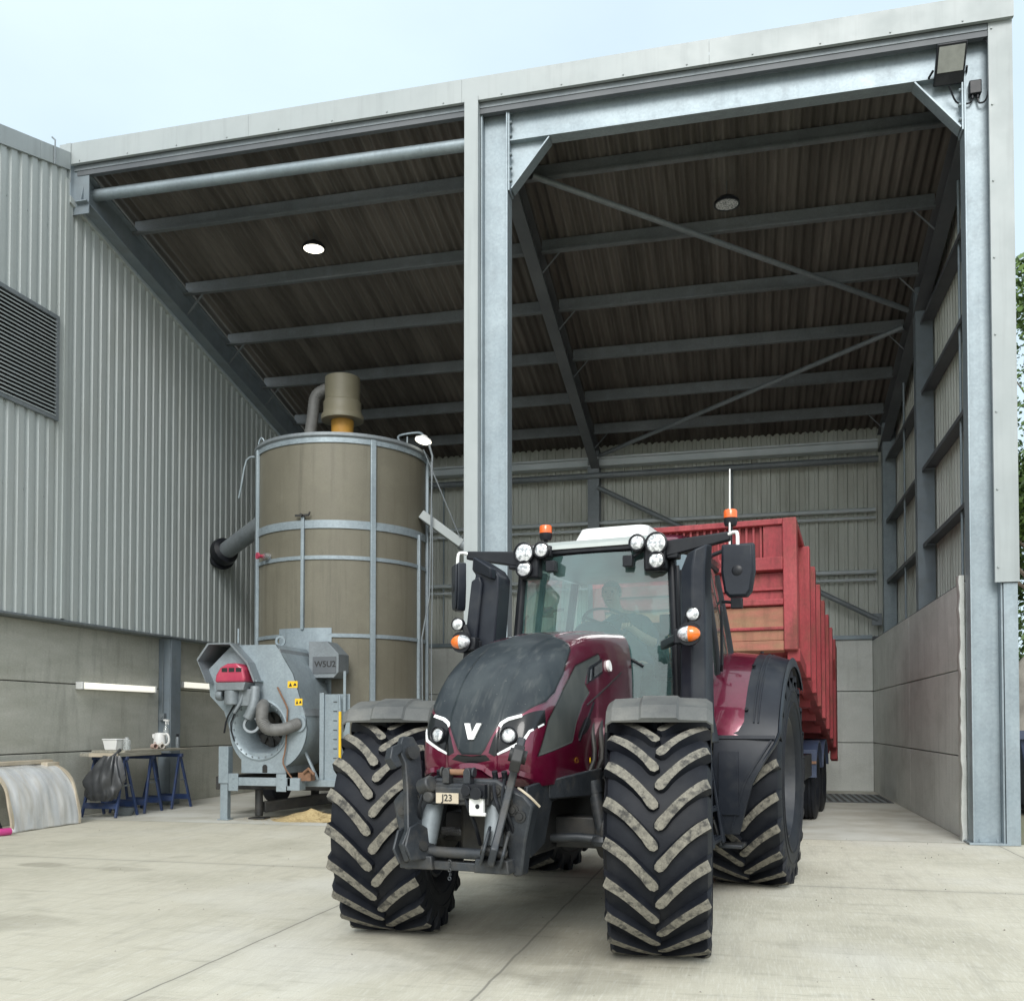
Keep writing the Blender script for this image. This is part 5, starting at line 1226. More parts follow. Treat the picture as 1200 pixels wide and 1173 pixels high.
# ------------------------------------------------------------------ grain dryer: tank, fan, burner
DX,DY,DR=-6.90,15.80,1.48
GD=thing('grain_dryer','tall round beige grain dryer with galvanised bands, fan and burner','grain dryer',(DX,DY,0))
ZTOP=6.10
mb=MB(); mb.lathe([(DR,.95),(DR,ZTOP-.02)],(DX,DY,0),n=96); mb.lathe([(.45,.62),(DR,.95)],(DX,DY,0),n=64); tank=mb.build('tank','tank',GD,ang=60)
mb=MB(); mb.lathe([(DR+.02,ZTOP-.03),(DR+.05,ZTOP),(DR+.045,ZTOP+.05),(DR-.02,ZTOP+.06),(.35,ZTOP+.22),(0,ZTOP+.22)],(DX,DY,0),n=96); mb.build('top_rim','galv_dull',tank)
def band(z,h,out=.02):
    mb=MB(); mb.lathe([(DR+.002,z-h/2),(DR+out,z-h/2),(DR+out,z+h/2),(DR+.002,z+h/2)],(DX,DY,0),n=96)
    for k in range(120):
        a=2*math.pi*k/120; c=Vector((DX+math.cos(a)*(DR+out),DY+math.sin(a)*(DR+out),z+(.02 if k%2 else -.02)*h/.1)); mb.cyl(c,c+Vector((math.cos(a),math.sin(a),0))*.006,.010,n=6)
    mb.build('band','galv',tank)
band(4.66,.13); band(4.12,.06); band(2.86,.06); band(ZTOP-.06,.10)
def polar(a,r): return DX+math.cos(R(a))*r, DY+math.sin(R(a))*r
for a,z0,z1,wd in ((-47.7,.95,6.07,.09),(-138,.95,6.07,.09),(-91.5,2.95,4.78,.055),(-8,.95,4.66,.06),(9,.95,6.07,.08),(42,.95,6.07,.09),(87,.95,6.07,.09),(132,.95,6.07,.09),(177,.95,6.07,.09)):
    mb=MB(); x,y=polar(a,DR+.03); e=Vector((-math.sin(R(a)),math.cos(R(a)),0)); o=Vector((x,y,0)); nn=Vector((math.cos(R(a)),math.sin(R(a)),0))
    q=lambda z:[o-e*wd/2-nn*.03+Vector((0,0,z)),o+e*wd/2-nn*.03+Vector((0,0,z)),o+e*wd/2+nn*.025+Vector((0,0,z)),o-e*wd/2+nn*.025+Vector((0,0,z))]
    mb.hexa(q(z0),q(z1)); mb.build('post','galv',tank,bevel=.008)
    if a==-91.5:
        mb=MB(); c=o+Vector((0,0,4.80)); mb.beam(c-e*.12+nn*.03,c+e*.12+nn*.03,.03,.03); mb.cyl(c-nn*.03,c+nn*.08,.025,n=10); mb.beam(c+e*.12+nn*.03,c+e*.14+nn*.03+Vector((0,0,.05)),.02,.02); mb.build('latch','irond',tank)
# patched panel low on the front, sample cocks
a0,a1=-109,-73
mb=MB(); mb.lathe([(DR+.004,1.4),(DR+.024,1.4),(DR+.024,2.98),(DR+.004,2.98)],(DX,DY,0),n=10,a0=R(a0),a1=R(a1))
for k in range(10):
    for aa in (a0+1.2,a1-1.2):
        c=Vector((*polar(aa,DR+.024),1.5+k*.155)); mb.cyl(c,c+Vector((math.cos(R(aa)),math.sin(R(aa)),0))*.01,.014,n=6)
mb.build('patch_panel','galv',tank)
mb=MB(); c=Vector((*polar(-126,DR),4.22)); nn=Vector((math.cos(R(-126)),math.sin(R(-126)),0)); mb.cyl(c,c+nn*.12,.03,n=10); mb.cyl(c+nn*.12,c+nn*.15,.055,n=14); mb.build('red_cap','burner',tank)
mb=MB(); c=Vector((*polar(-120,DR),4.2)); mb.cyl(c,c+nn*.10,.06,n=14); mb.build('glass_port','chrome',tank)
# lifting hooks
for a in (-140,-160): 
    mb=MB(); c=Vector((*polar(a,DR),ZTOP)); mb.tube([c,c+Vector((0,0,.12)),c+Vector((.05,0,.2)),c+Vector((.1,0,.14)),c+Vector((.1,0,.0))],.014,8,smooth=3); mb.build('lifting_hook','galv',tank)
mb=MB(); c=Vector((*polar(-158,DR+.03),ZTOP)); mb.tube([c,c+Vector((-.16,-.03,-.06)),c+Vector((-.26,-.04,-.55)),c+Vector((-.30,-.04,-.72))],.018,8,smooth=3); mb.build('stay_rod','galv',tank)
# cyclone with ochre duct and grey hose
cx,cy=DX-.02,DY-.0
mb=MB(); mb.lathe([(.16,ZTOP+.2),(.18,ZTOP+.22),(.20,ZTOP+.66),(.20,ZTOP+.72)],(cx,cy,0),n=28); mb.box(cx-.2,cx-.0,cy-.26,cy-.12,ZTOP+.3,ZTOP+.34); mb.build('duct','ochre',GD,bevel=.01)
mb=MB(); mb.lathe([(0,ZTOP+.70),(.37,ZTOP+.70),(.375,ZTOP+.78),(.335,ZTOP+.84),(.335,ZTOP+1.02),(.31,ZTOP+1.04),(.31,ZTOP+1.46),(.27,ZTOP+1.48),(0,ZTOP+1.49)],(cx,cy,0),n=40); mb.build('cyclone','cyclone',GD)
mb=MB(); pts=catmull([(cx-.22,cy-.05,ZTOP+1.30),(cx-.46,cy-.10,ZTOP+1.15),(cx-.52,cy-.12,ZTOP+.75),(cx-.60,cy-.15,ZTOP+.15)],14); mb.tube(pts,[.10+.008*(k%2) for k in range(len(pts))],14); mb.build('flexible_hose','hose',GD)
# spout to the wall on the left, white discharge chute on the right
mb=MB(); mb.tube([(DX-1.5,DY+.05,5.12),(-9.83,16.65,4.66)],.165,24); sp_=mb.build('wall_spout','galv_dull',GD)
mb=MB(); mb.lathe([(.17,-.16),(.25,-.12),(.27,-.02),(.24,.08),(.30,.10),(.30,.13),(.165,.13)],(-9.70,16.57,4.71),(-.83,.48,-.28),n=28); mb.build('rubber_collar','blackp',sp_)
mb=MB(); p0=Vector((DX+1.50,DY-.10,5.03)); p1=Vector((-4.72,DY+.05,4.52)); mb.beam(p0,p1,.24,.15,w1=.22,h1=.15); ch_=mb.build('discharge_chute','flash',GD,bevel=.01)
mb=MB(); mb.tube([p1+Vector((-.02,0,.02)),p1+Vector((.12,.02,-.10)),p1+Vector((.16,.02,-.35))],.11,16,smooth=3); mb.build('spout_end','galv_dull',ch_)
mb=MB(); mb.tube([p1+Vector((0,-.12,.1)),(-5.3,DY-.3,6.1)],.010,6); mb.build('guy_wire','galv_dull',GD)
# lamp on an arm at the tank rim, its pole and cables
lx,ly,lz=-5.32,DY-.25,6.28
mb=MB(); mb.tube([(*polar(-25,DR-.05),ZTOP+.05),(-5.70,DY-.42,6.33),(-5.40,DY-.30,6.40),(lx,ly,6.36)],.018,8,smooth=4); mb.tube([(*polar(-20,DR-.02),ZTOP+.02),(-5.55,DY-.42,6.30)],.012,6); la=mb.build('lamp_arm','galv',GD)
mb=MB(); mb.lathe([(0,.08),(.06,.07),(.09,.03),(.15,.0),(.15,-.015),(.14,-.015)],(lx,ly,lz),(.15,.25,1),n=24); mb.build('lamp_head','white',la)
mb=MB(); mb.lathe([(0,-.03),(.08,-.028),(.14,-.012),(0,-.005)],(lx,ly,lz),(.15,.25,1),n=24); mb.build('lamp_lens','lit',la)
mb=MB(); mb.tube([(lx+.10,ly,6.20),(lx+.16,ly,6.0),(lx+.16,ly,5.9)],.02,8); mb.tube([(lx+.16,ly,5.95),(lx+.12,ly-.02,3.6),(lx+.0,ly-.05,2.9),(lx+.02,ly-.05,.6)],.013,8); mb.tube([(lx+.14,ly,5.9),(lx+.17,ly,4.2),(lx+.15,ly,2.6),(lx+.16,ly,.4)],.010,8); mb.build('rope','galv_dull',GD)
# ----- chassis and fan (all in the plane y ~ 13.1 - 14.4)
mb=MB(); mb.box(-8.0,-7.86,13.5,17.4,.42,.62); mb.box(-5.9,-5.76,13.5,17.4,.42,.62); mb.box(-7.9,-5.8,13.6,13.75,.42,.6); mb.box(-7.9,-5.8,16.6,16.75,.42,.6); mb.beam((-7.1,13.35,.18),(-5.6,15.4,.36),.12,.16); mb.cyl((-7.15,13.3,.05),(-7.15,13.3,.45),.06,n=14); mb.box(-7.28,-7.02,13.2,13.42,.005,.03)
for x in (-8.0,-5.8): mb.box(x-.06,x+.06,17.0,17.12,.004,.45)
mb.build('chassis','irond',GD,bevel=.01)
for x in (-8.35,-5.5):
    mb=MB(); mb.cyl((x-.12,16.2,.42),(x+.12,16.2,.42),.42,n=28); mb.build('wheel','rubber',GD,bevel=.03)
FX,FZ,FR,FY=-6.92,1.36,.63,13.12
# volute side plate with rising outlet
pl=[]
for k in range(0,181,9):
    a=R(180+k); pl.append((FX+FR*math.cos(a),FZ+FR*math.sin(a)))
pl=[(FX-FR,FZ)]+pl[1:-1]+[(FX+FR,FZ),(FX+FR-.02,FZ+.18),(FX+.40,2.18),(FX+.12,2.62),(FX-.60,2.62),(FX-1.0,2.25),(FX-.96,1.86),(FX-.72,1.62)]
hole=[]
icx,icz=FX-.13,FZ-.01
def edge_at(a):
    dx,dz=math.cos(a),math.sin(a); best=0
    for i in range(len(pl)):
        (x0,z0),(x1,z1)=pl[i],pl[(i+1)%len(pl)]; ex,ez=x1-x0,z1-z0; den=dx*ez-dz*ex
        if abs(den)<1e-9: continue
        t=((x0-icx)*ez-(z0-icz)*ex)/den; q=((x0-icx)*dz-(z0-icz)*dx)/den
        if t>0 and -1e-6<=q<=1+1e-6: best=max(best,t)
    return best
angs=sorted(set([2*math.pi*k/120-math.pi for k in range(120)]+[math.atan2(z-icz,x-icx) for x,z in pl]))
angs.append(angs[0])
mb=MB(); mb.grid([[(icx+.43*math.cos(a),FY,icz+.43*math.sin(a)) for a in angs],[(icx+edge_at(a)*math.cos(a),FY,icz+edge_at(a)*math.sin(a)) for a in angs]]); fp=mb.build('fan_housing','galv',GD)
mb=MB(); rings=[]
band_=[(x,z) for x,z in pl[1:25]]
for (x,z) in [(FX-.72,1.62)]+band_:
    rings.append([(x,FY+.02,z),(x,FY+1.05,z)])
mb.grid([[r[0] for r in rings],[r[1] for r in rings]]); mb.xz(pl,FY+1.04,FY+1.06); mb.build('volute','galv',fp,recalc=True)
mb=MB(); mb.lathe([(.50,-.012),(.505,0)],(FX-.13,FY,FZ-.02),(0,-1,0),n=8)
mb=MB(); ic=(FX-.13,FY,FZ-.01); mb.lathe([(.46,.0),(.46,.018),(.44,.022),(.40,.0),(.345,-.08),(.30,-.20),(.275,-.34),(.27,-.45)],ic,(0,-1,0),n=48); mb.build('inlet_cone','galv',fp)
mb=MB(); mb.lathe([(0,-.44),(.30,-.44)],ic,(0,-1,0),n=40)
for k in range(9):
    a=R(k*40); mb.beam((ic[0]+.08*math.cos(a),FY+.40,ic[2]+.08*math.sin(a)),(ic[0]+.26*math.cos(a+.5),FY+.40,ic[2]+.26*math.sin(a+.5)),.08,.008,up=(0,1,0))
mb.lathe([(0,-.30),(.06,-.31),(.09,-.36),(.09,-.43)],ic,(0,-1,0),n=20); mb.build('impeller','irond',fp)
mb=MB()
for k in range(24): 
    a=R(k*15); c=Vector((ic[0]+.415*math.cos(a),FY-.02,ic[2]+.415*math.sin(a))); mb.cyl(c,c+Vector((0,-.012,0)),.012,n=6)
mb.build('inlet_bolts','galv_dull',fp)
# warning stickers (yellow with black symbol)
for x,z,wd in ((-6.52,2.02,.16),(-6.42,1.76,.12)):
    mb=MB(); mb.box(x-wd/2,x+wd/2,FY-.003,FY-.001,z-.05,z+.05); st_=mb.build('warning_sticker','yellow',fp)
    mb=MB(); mb.xz([(x-wd*.38,z-.03),(x-wd*.05,z-.03),(x-wd*.21,z+.03)],FY-.0045,FY-.0032); mb.xz([(x+wd*.05,z-.02),(x+wd*.4,z-.02),(x+wd*.34,z+.012),(x+wd*.2,z+.022)],FY-.0045,FY-.0032); mb.build('symbol','blackink',st_)
# front hood: octagonal tunnel open to the front
hd=[(-7.98,2.40),(-7.80,2.64),(-7.42,2.64),(-7.14,2.35),(-7.02,2.07)]
hdl=[(-7.83,2.07)]+hd
mb=MB(); y0,y1=FY-.22,FY+.70
inn=[(x+(.02 if x<-7.5 else -.02),z-.02) for x,z in hdl]
mb.grid([[(x,y0,z) for x,z in hdl],[(x,y1,z) for x,z in hdl]]); mb.grid([[(x,y0,z) for x,z in inn],[(x,y1,z) for x,z in inn]]); mb.grid([[(x,y0,z) for x,z in hdl],[(x,y0,z) for x,z in inn]])
mb.xz(hdl,y1-.02,y1); hood=mb.build('hood','galv_dull',GD,ang=20)
mb=MB(); mb.beam((-7.02,y0+.02,2.07),(-7.02,y1,2.07),.05,.02); mb.build('hood_trim','galv',hood); mb=MB(); mb.lathe([(.05,-.012),(.085,-.012),(.085,.012),(.05,.012)],(-6.90,FY+.35,2.70),(0,1,0),n=20,close=True); mb.build('lifting_eye','galv',hood); mb=MB(); mb.tube([(-7.36,FY-.1,2.64),(-7.36,FY-.1,2.86)],.014,6); mb.build('hood_pin','galv',hood)
# sloping duct behind the hood and control cabinet with its dark screen
mb=MB(); mb.hexa([(-6.98,FY+.02,2.0),(-6.30,FY+.02,1.55),(-6.30,FY+1.0,1.55),(-6.98,FY+1.0,2.0)],[(-6.98,FY+.02,2.60),(-6.75,FY+.02,2.56),(-6.75,FY+1.0,2.56),(-6.98,FY+1.0,2.60)]); mb.build('outlet_duct','galv_dull',fp,bevel=.005)
mb=MB(); q=[(-6.62,2.15),(-6.20,2.15),(-6.12,2.24),(-6.12,2.52),(-6.32,2.72),(-6.62,2.72)]; mb.xz(q,FY+.75,FY+1.15); cb=mb.build('control_cabinet','galv_dull',GD,bevel=.008)
mb=MB(); mb.xz([(-6.55,2.22),(-6.16,2.22),(-6.16,2.48),(-6.55,2.48)],FY+.738,FY+.748); sc_=mb.build('cabinet_door','steel_dark',cb)
text_obj('lettering','W5U2',.13,'blackink',sc_,Vector((-6.34,FY+.736,2.36))-GD.location,(R(90),0,0),.001,.002)
# burner under the hood
mb=MB(); bp_=[(-7.62,2.05),(-7.60,2.16),(-7.53,2.27),(-7.42,2.325),(-7.26,2.33),(-7.16,2.26),(-7.13,2.12),(-7.13,2.05)]
mb.xz(bp_,FY-.32,FY+.2); bn=mb.build('burner','burner',GD,bevel=.03,seg=3)
mb=MB()
for k in range(3): mb.xz([(-7.50+k*.115,2.20),(-7.41+k*.115,2.20),(-7.41+k*.115,2.26),(-7.50+k*.115,2.26)],FY-.325,FY-.30)
mb.build('burner_vent','blackink',bn)
mb=MB(); mb.xz([(-7.60,1.93),(-7.16,1.93),(-7.13,2.05),(-7.62,2.05)],FY-.30,FY+.15); mb.cyl((-7.40,FY-.2,1.93),(-7.40,FY-.2,1.72),.11,n=18); mb.lathe([(.03,-.05),(.075,-.05),(.085,0),(.075,.05),(.03,.05)],(-7.58,FY-.22,1.86),(1,0,0),n=18); mb.box(-7.3,-7.05,FY-.2,FY+.02,1.70,1.95); mb.build('burner_body','galv_dull',bn,bevel=.01)
mb=MB(); mb.tube([(-7.22,FY-.16,1.95),(-7.26,FY-.2,1.75),(-7.36,FY-.2,1.60)],.03,10); mb.tube([(-7.06,FY-.12,1.98),(-7.06,FY-.18,1.70),(-7.14,FY-.2,1.52)],.075,14,smooth=3); mb.lathe([(.09,-.02),(.125,-.02),(.125,.03),(.09,.03)],(-7.10,FY-.15,1.42),(.3,-1,.2),n=24,close=True); mb.build('burner_pipe','galv_dull',bn)
mb=MB(); pts=catmull([(-6.98,FY-.02,1.72),(-6.90,FY-.20,1.66),(-6.88,FY-.24,1.48),(-6.78,FY-.22,1.36),(-6.58,FY-.16,1.36),(-6.46,FY-.05,1.42),(-6.42,FY,1.44)],12); mb.tube(pts,[.088+.006*(k%2) for k in range(len(pts))],16); mb.build('flexible_hose','hose',fp)
mb=MB(); mb.lathe([(.08,0),(.125,0),(.125,-.03),(.08,-.03)],(-6.42,FY-.005,1.44),(0,1,0),n=20,close=True); mb.build('hose_flange','galv',fp)
mb=MB(); mb.tube([(-6.75,FY-.03,1.98),(-6.60,FY-.05,1.72),(-6.58,FY-.04,1.66)],.014,8); mb.tube([(-6.58,FY-.04,1.66),(-6.60,FY-.05,1.1),(-6.64,FY-.05,.85),(-6.50,FY-.02,.62)],.012,8,smooth=3); mb.build('gas_pipe','brownd',fp)
mb=MB(); mb.tube([(-7.36,FY-.06,1.82),(-7.55,FY-.05,1.55),(-7.62,FY-.03,1.30)],.014,8,smooth=3); mb.tube([(-7.30,FY-.06,1.80),(-7.50,FY-.05,1.45),(-7.45,FY-.03,1.18)],.012,8,smooth=3); mb.build('cable','blackp',bn)
# pedestal, legs, cross beam, side sheet with slots, marker rod
mb=MB(); mb.xz([(FX-.43,.70),(FX+.30,.70),(FX+.30,.95),(FX+.42,1.0),(FX-.50,1.0),(FX-.43,.92)],FY-.002,FY+.9); ped=mb.build('pedestal','galv',GD,bevel=.004)
mb=MB(); mb.xz([(FX-.08,.71),(FX+.0,.71),(FX+.0,.80),(FX-.02,.83),(FX-.06,.83),(FX-.08,.80)],FY-.006,FY-.003); mb.build('slot','blackink',ped)
mb=MB(); mb.box(-7.66,-7.50,FY-.12,FY+.02,.55,1.10); mb.box(-7.64,-7.52,FY-.10,FY+.0,.02,.55); mb.box(-7.67,-7.49,FY-.13,FY+.03,.004,.02); mb.cyl((-7.70,FY-.05,.82),(-7.50,FY-.05,.82),.012,n=8); mb.build('leg','galv',GD,bevel=.006)
mb=MB(); mb.box(-7.48,-6.50,FY-.10,FY+.0,.52,.64); cbm=mb.build('cross_beam','galv',GD,bevel=.004)
mb=MB(); mb.box(-6.55,-6.35,FY-.10,FY+.1,.46,.64); mb.build('beam_box','galv',cbm,bevel=.003)
for x in (-7.42,-6.64):
    mb=MB(); mb.box(x-.08,x+.08,FY-.112,FY-.102,.44,.70)
    for z in (.5,.63): mb.cyl((x,FY-.118,z),(x,FY-.110,z),.018,n=8)
    mb.build('flange_plate','galv',cbm,bevel=.003)
mb=MB(); mb.box(-6.40,-6.20,FY-.05,FY+.1,.60,.72); mb.tube([(-6.30,FY-.06,.72),(-6.22,FY-.08,.78),(-6.15,FY-.05,.70)],.025,8); mb.build('valve','brownd',cbm)
mb=MB(); mb.box(-6.17,-5.73,FY+.28,FY+.30,.55,1.88); mb.box(-6.20,-6.13,FY+.24,FY+.28,.60,1.9); mb.beam((-6.42,FY+.2,1.05),(-6.20,FY+.2,.60),.05,.03); mb.box(-6.5,-5.6,FY+.2,FY+.28,.50,.60); ss_=mb.build('side_sheet','galv',GD,bevel=.004)
mb=MB()
for k in range(8): mb.box(-5.99,-5.93,FY+.272,FY+.279,.78+k*.14,.79+k*.14)
mb.build('slots','blackink',ss_)
mb=MB(); mb.tube([(-5.85,FY+.2,.6),(-5.85,FY+.2,1.62)],.022,10); mb.build('marker_rod','yellow',ss_)
mb=MB(); mb.box(-5.80,-5.76,FY+.2,FY+.215,1.62,2.22); mb.tube([(-5.85,FY+.2,1.62),(-5.86,FY+.2,1.86)],.02,8); mb.build('perforated_strip','galv',ss_)

# ------------------------------------------------------------------ workbench on blue trestles with its clutter, along the left wall
def trestle(loc,rz,label,wd=.62,h=.93):
    t=thing('trestle',label,'trestle',loc,rz,'blue folding trestles under the bench',world=False)
    mb=MB(); mb.box(-wd/2,wd/2,-.035,.035,h-.06,h); mb.build('top_bar','blue',t,bevel=.006)
    for sx in (-1,1):
        for sy in (-1,1):
            mb=MB(); mb.beam((sx*(wd/2-.05),sy*.02,h-.05),(sx*(wd/2-.01),sy*.27,.005),.045,.03,up=(1,0,0)); mb.build('leg','blue',t,bevel=.004)
        mb=MB(); mb.beam((sx*(wd/2-.04),-.14,h*.52),(sx*(wd/2-.04),.14,h*.52),.02,.025); mb.build('spreader','galv_dull',t)
    for sy in (-1,1):
        mb=MB(); mb.beam((-wd/2+.02,sy*.225,.18),(wd/2-.02,sy*.225,.18),.09,.025,up=(0,1,.0)); mb.build('rail','blue',t,bevel=.004)
    return t
trestle((-9.62,13.15,0),0,'blue trestle with the black bin bag hung on it, near end of the bench')
trestle((-9.66,13.88,0),R(4),'blue trestle under the middle of the bench, behind the black bin bag')
trestle((-9.66,14.72,0),R(-3),'blue trestle at the far end of the bench, by the blue-grey post')
bt=thing('workbench_top','weathered boards laid across blue trestles along the concrete wall','bench top',(-9.65,13.9,.93))
mb=MB(); mb.box(-9.98,-9.32,12.90,14.05,.932,.985); mb.build('board','wood',bt,bevel=.004)
mb=MB(); mb.box(-9.96,-9.36,13.15,14.98,.987,1.022); mb.build('board','wood',bt,bevel=.004)
mb=MB(); mb.box(-9.80,-9.30,12.88,12.895,.93,.99); mb.build('edge_strip','wrapedge',bt)
bb=thing('bin_bag','crumpled black bin bag hanging from the near end of the bench','bin bag',(-9.5,12.88,.5))
mb=MB(); rows=[]
for i in range(29):
    t=i/28; z=.95-.68*t; row=[]
    for k in range(65):
        a=2*math.pi*k/64; rx=.05+.22*math.sin(math.pi*min(1,.12+.60*t))*(1.0 if t<.9 else 1-(t-.9)*3.4); ry=rx*.55
        f=1+.20*math.sin(5*a+3*t)*math.sin(2.2*t+1)+.09*math.sin(11*a-4*t+2*math.sin(5*t))+.22*mnoise.noise(Vector((math.cos(a)*2.6,math.sin(a)*2.6,t*4)))
        row.append((-9.52+.16*(1-t)-.02+rx*f*math.cos(a), 12.84-.02*t+ry*f*math.sin(a), z+.02*mnoise.noise(Vector((a,t*4,1)))))
    row[-1]=row[0]; rows.append(row)
mb.grid(rows); mb.add([rows[-1][k] for k in range(64)],[tuple(range(64))]); mb.build('bag','bag',bb,ang=80)
mb=MB(); mb.tube([(-9.38,12.86,.92),(-9.31,12.89,1.0),(-9.34,12.99,1.03)],[.03,.02,.03],8); mb.build('tied_end','bag',bb)
bx_=thing('storage_tub','white plastic tub lying at the near end of the bench top','tub',(-9.72,13.2,1.025))
mb=MB(); mb.hexa([(-9.82,13.28,1.024),(-9.62,13.28,1.024),(-9.62,13.50,1.024),(-9.82,13.50,1.024)],[(-9.85,13.26,1.18),(-9.59,13.26,1.18),(-9.59,13.53,1.18),(-9.85,13.53,1.18)]); mb.box(-9.86,-9.58,13.25,13.54,1.182,1.20); mb.build('tub','white',bx_,bevel=.015)
mb=MB(); mb.lathe([(0,0),(.06,0),(.055,.15),(.03,.17),(.03,.2),(0,.2)],(-9.52,13.42,1.024),n=16); o=mb.build('plastic_jar','bottle',None); tag(o,'small clear jar standing right of the white tub on the bench','jar')
kt=thing('kettle','white electric kettle with a side handle on the bench by the post','kettle',(-9.62,14.45,1.024))
mb=MB(); mb.lathe([(0,.004),(.10,.004),(.105,.03),(.10,.12),(.085,.24),(.075,.26),(0,.268)],(-9.62,14.45,1.022),n=28); kb=mb.build('jug','white',kt)
mb=MB(); mb.tube([(-9.54,14.44,1.26),(-9.46,14.43,1.26),(-9.43,14.43,1.18),(-9.45,14.43,1.10),(-9.53,14.44,1.07)],.018,8,smooth=4); mb.build('handle','white',kt)
mb=MB(); mb.hexa([(-9.74,14.42,1.20),(-9.70,14.42,1.18),(-9.70,14.48,1.18),(-9.74,14.48,1.20)],[(-9.745,14.42,1.26),(-9.69,14.42,1.27),(-9.69,14.48,1.27),(-9.745,14.48,1.26)]); mb.build('spout','white',kt)
mb=MB(); mb.lathe([(0,0),(.11,0),(.11,.012),(0,.014)],(-9.62,14.45,1.022),n=24); mb.build('base','blackp',kt)
wb=thing('water_bottle','clear spray bottle with a white pump standing behind the kettle','bottle',(-9.70,14.75,1.024))
mb=MB(); mb.lathe([(0,.002),(.05,.002),(.052,.26),(.04,.33),(.016,.38),(.016,.41),(0,.41)],(-9.70,14.75,1.022),n=18); mb.build('bottle','bottle',wb)
mb=MB(); mb.cyl((-9.70,14.75,1.43),(-9.70,14.75,1.50),.016,n=10); mb.beam((-9.74,14.75,1.50),(-9.63,14.72,1.49),.03,.03); mb.beam((-9.65,14.73,1.48),(-9.64,14.73,1.42),.012,.012); mb.build('pump','white',wb)
for (x,y,lab,m1) in ((-9.50,14.12,'pinkish mug lying nearest the near end, left of the kettle','pinkmug'),(-9.44,14.22,'second mug, pale with a dark mouth, next to the kettle','palemug')):
    MT[m1]=M(m1,(.52,.38,.33) if m1=='pinkmug' else (.60,.56,.50),rough=.5)
    mg=thing('mug',lab,'mug',(x,y,1.06),group=None)
    mb=MB(); mb.lathe([(0,-.06),(.042,-.06),(.042,.055),(.036,.055),(.036,-.05),(0,-.05)],(x,y,1.066),(.85,-.5,0),n=20); mb.build('cup',m1,mg)
    mb=MB(); mb.tube([(x,y,1.106),(x+.01,y,1.135),(x+.04,y-.02,1.13),(x+.04,y-.02,1.106)],.006,6,smooth=3); mb.build('handle',m1,mg)
cn=thing('spray_can','small black-topped can standing by the blue-grey post on the bench','can',(-9.56,14.88,1.022))
mb=MB(); mb.lathe([(0,.001),(.033,.001),(.033,.17),(.022,.19),(0,.19)],(-9.56,14.88,1.022),n=18); mb.build('can','galv_dull',cn)
mb=MB(); mb.lathe([(0,.19),(.024,.19),(.024,.235),(0,.24)],(-9.56,14.88,1.022),n=18); mb.build('cap','blackp',cn)
bk=thing('metal_bowl','dull metal bowl on the floor under the bench','bowl',(-9.55,13.35,0))
mb=MB(); mb.lathe([(0,.004),(.12,.004),(.17,.10),(.18,.11),(.165,.11),(.115,.016),(0,.016)],(-9.5,13.35,0),n=28); mb.lathe([(.12,.11),(.17,.115),(.17,.125),(0,.13)],(-9.5,13.35,0),n=28); mb.build('bowl','galv_dull',bk)
# curved sheet leaning by the wall, board and pink can at the frame edge
cs=thing('curved_cover','dusty curved translucent cover with pale edging, leaning left of the bench','cover',(-9.6,11.6,0))
prof=[(-9.92,.86),(-9.80,.85),(-9.66,.80),(-9.54,.70),(-9.45,.56),(-9.39,.38),(-9.36,.2),(-9.35,.01)]
pr=catmull(prof,7)
mb=MB(); rows=[]
for j in range(40):
    y=10.80+j*.0332; row=[]
    for (x,z) in pr: row.append((x+.03*mnoise.noise(Vector((y*3.2,z*2,0)))+.012*mnoise.noise(Vector((y*11,z*3,5))),y+.02*mnoise.noise(Vector((y*2,z*3,9))),max(.004,z+.015*mnoise.noise(Vector((y*4,z*5,3))))))
    rows.append(row)
mb.grid(rows); sh=mb.build('sheet','wrap',cs,ang=80); so_=sh.modifiers.new('thickness','SOLIDIFY'); so_.thickness=.012
for y0 in (10.76,12.07):
    mb=MB(); mb.extr([[(x+.012,y0+.01*math.sin(z*14),z),(x+.012,y0+.045+.012*math.sin(z*11),z),(x-.02,y0+.045+.012*math.sin(z*11),z+.006),(x-.02,y0+.01*math.sin(z*14),z+.006)] for x,z in pr]); mb.build('side_frame','wrapedge',cs)
mb=MB(); mb.box(-9.96,-9.84,10.9,12.15,.86,.92); mb.box(-9.86,-9.74,11.9,12.16,.82,.885); mb.build('top_batten','wrapedge',cs,bevel=.01)
bo=thing('black_board','black board with pale scuffs leaning at the left edge of the view','board',(-9.4,10.55,0))
mb=MB(); mb.hexa([(-9.42,10.3,.004),(-9.38,10.3,.004),(-9.38,10.70,.004),(-9.42,10.70,.004)],[(-9.72,10.3,.72),(-9.68,10.3,.73),(-9.68,10.62,.73),(-9.72,10.62,.72)]); mb.build('panel','blackp',bo,bevel=.005)
mb=MB(); mb.hexa([(-9.49,10.45,.22),(-9.47,10.45,.22),(-9.47,10.66,.25),(-9.49,10.66,.25)],[(-9.505,10.45,.25),(-9.485,10.45,.25),(-9.485,10.66,.28),(-9.505,10.66,.28)]); mb.build('scuff','whiteink',bo)
pk=thing('paint_can','small bright pink can lying on the concrete at the left edge','can',(-9.3,10.55,0))
mb=MB(); mb.lathe([(0,-.09),(.045,-.09),(.048,-.06),(.048,.09),(0,.09)],(-9.28,10.55,.05),(.3,1,0),n=18); mb.build('can','pink',pk)
mb=MB(); mb.lathe([(0,.091),(.03,.091),(.03,.12),(0,.12)],(-9.28,10.55,.05),(.3,1,0),n=14); mb.build('cap','whiteink',pk)
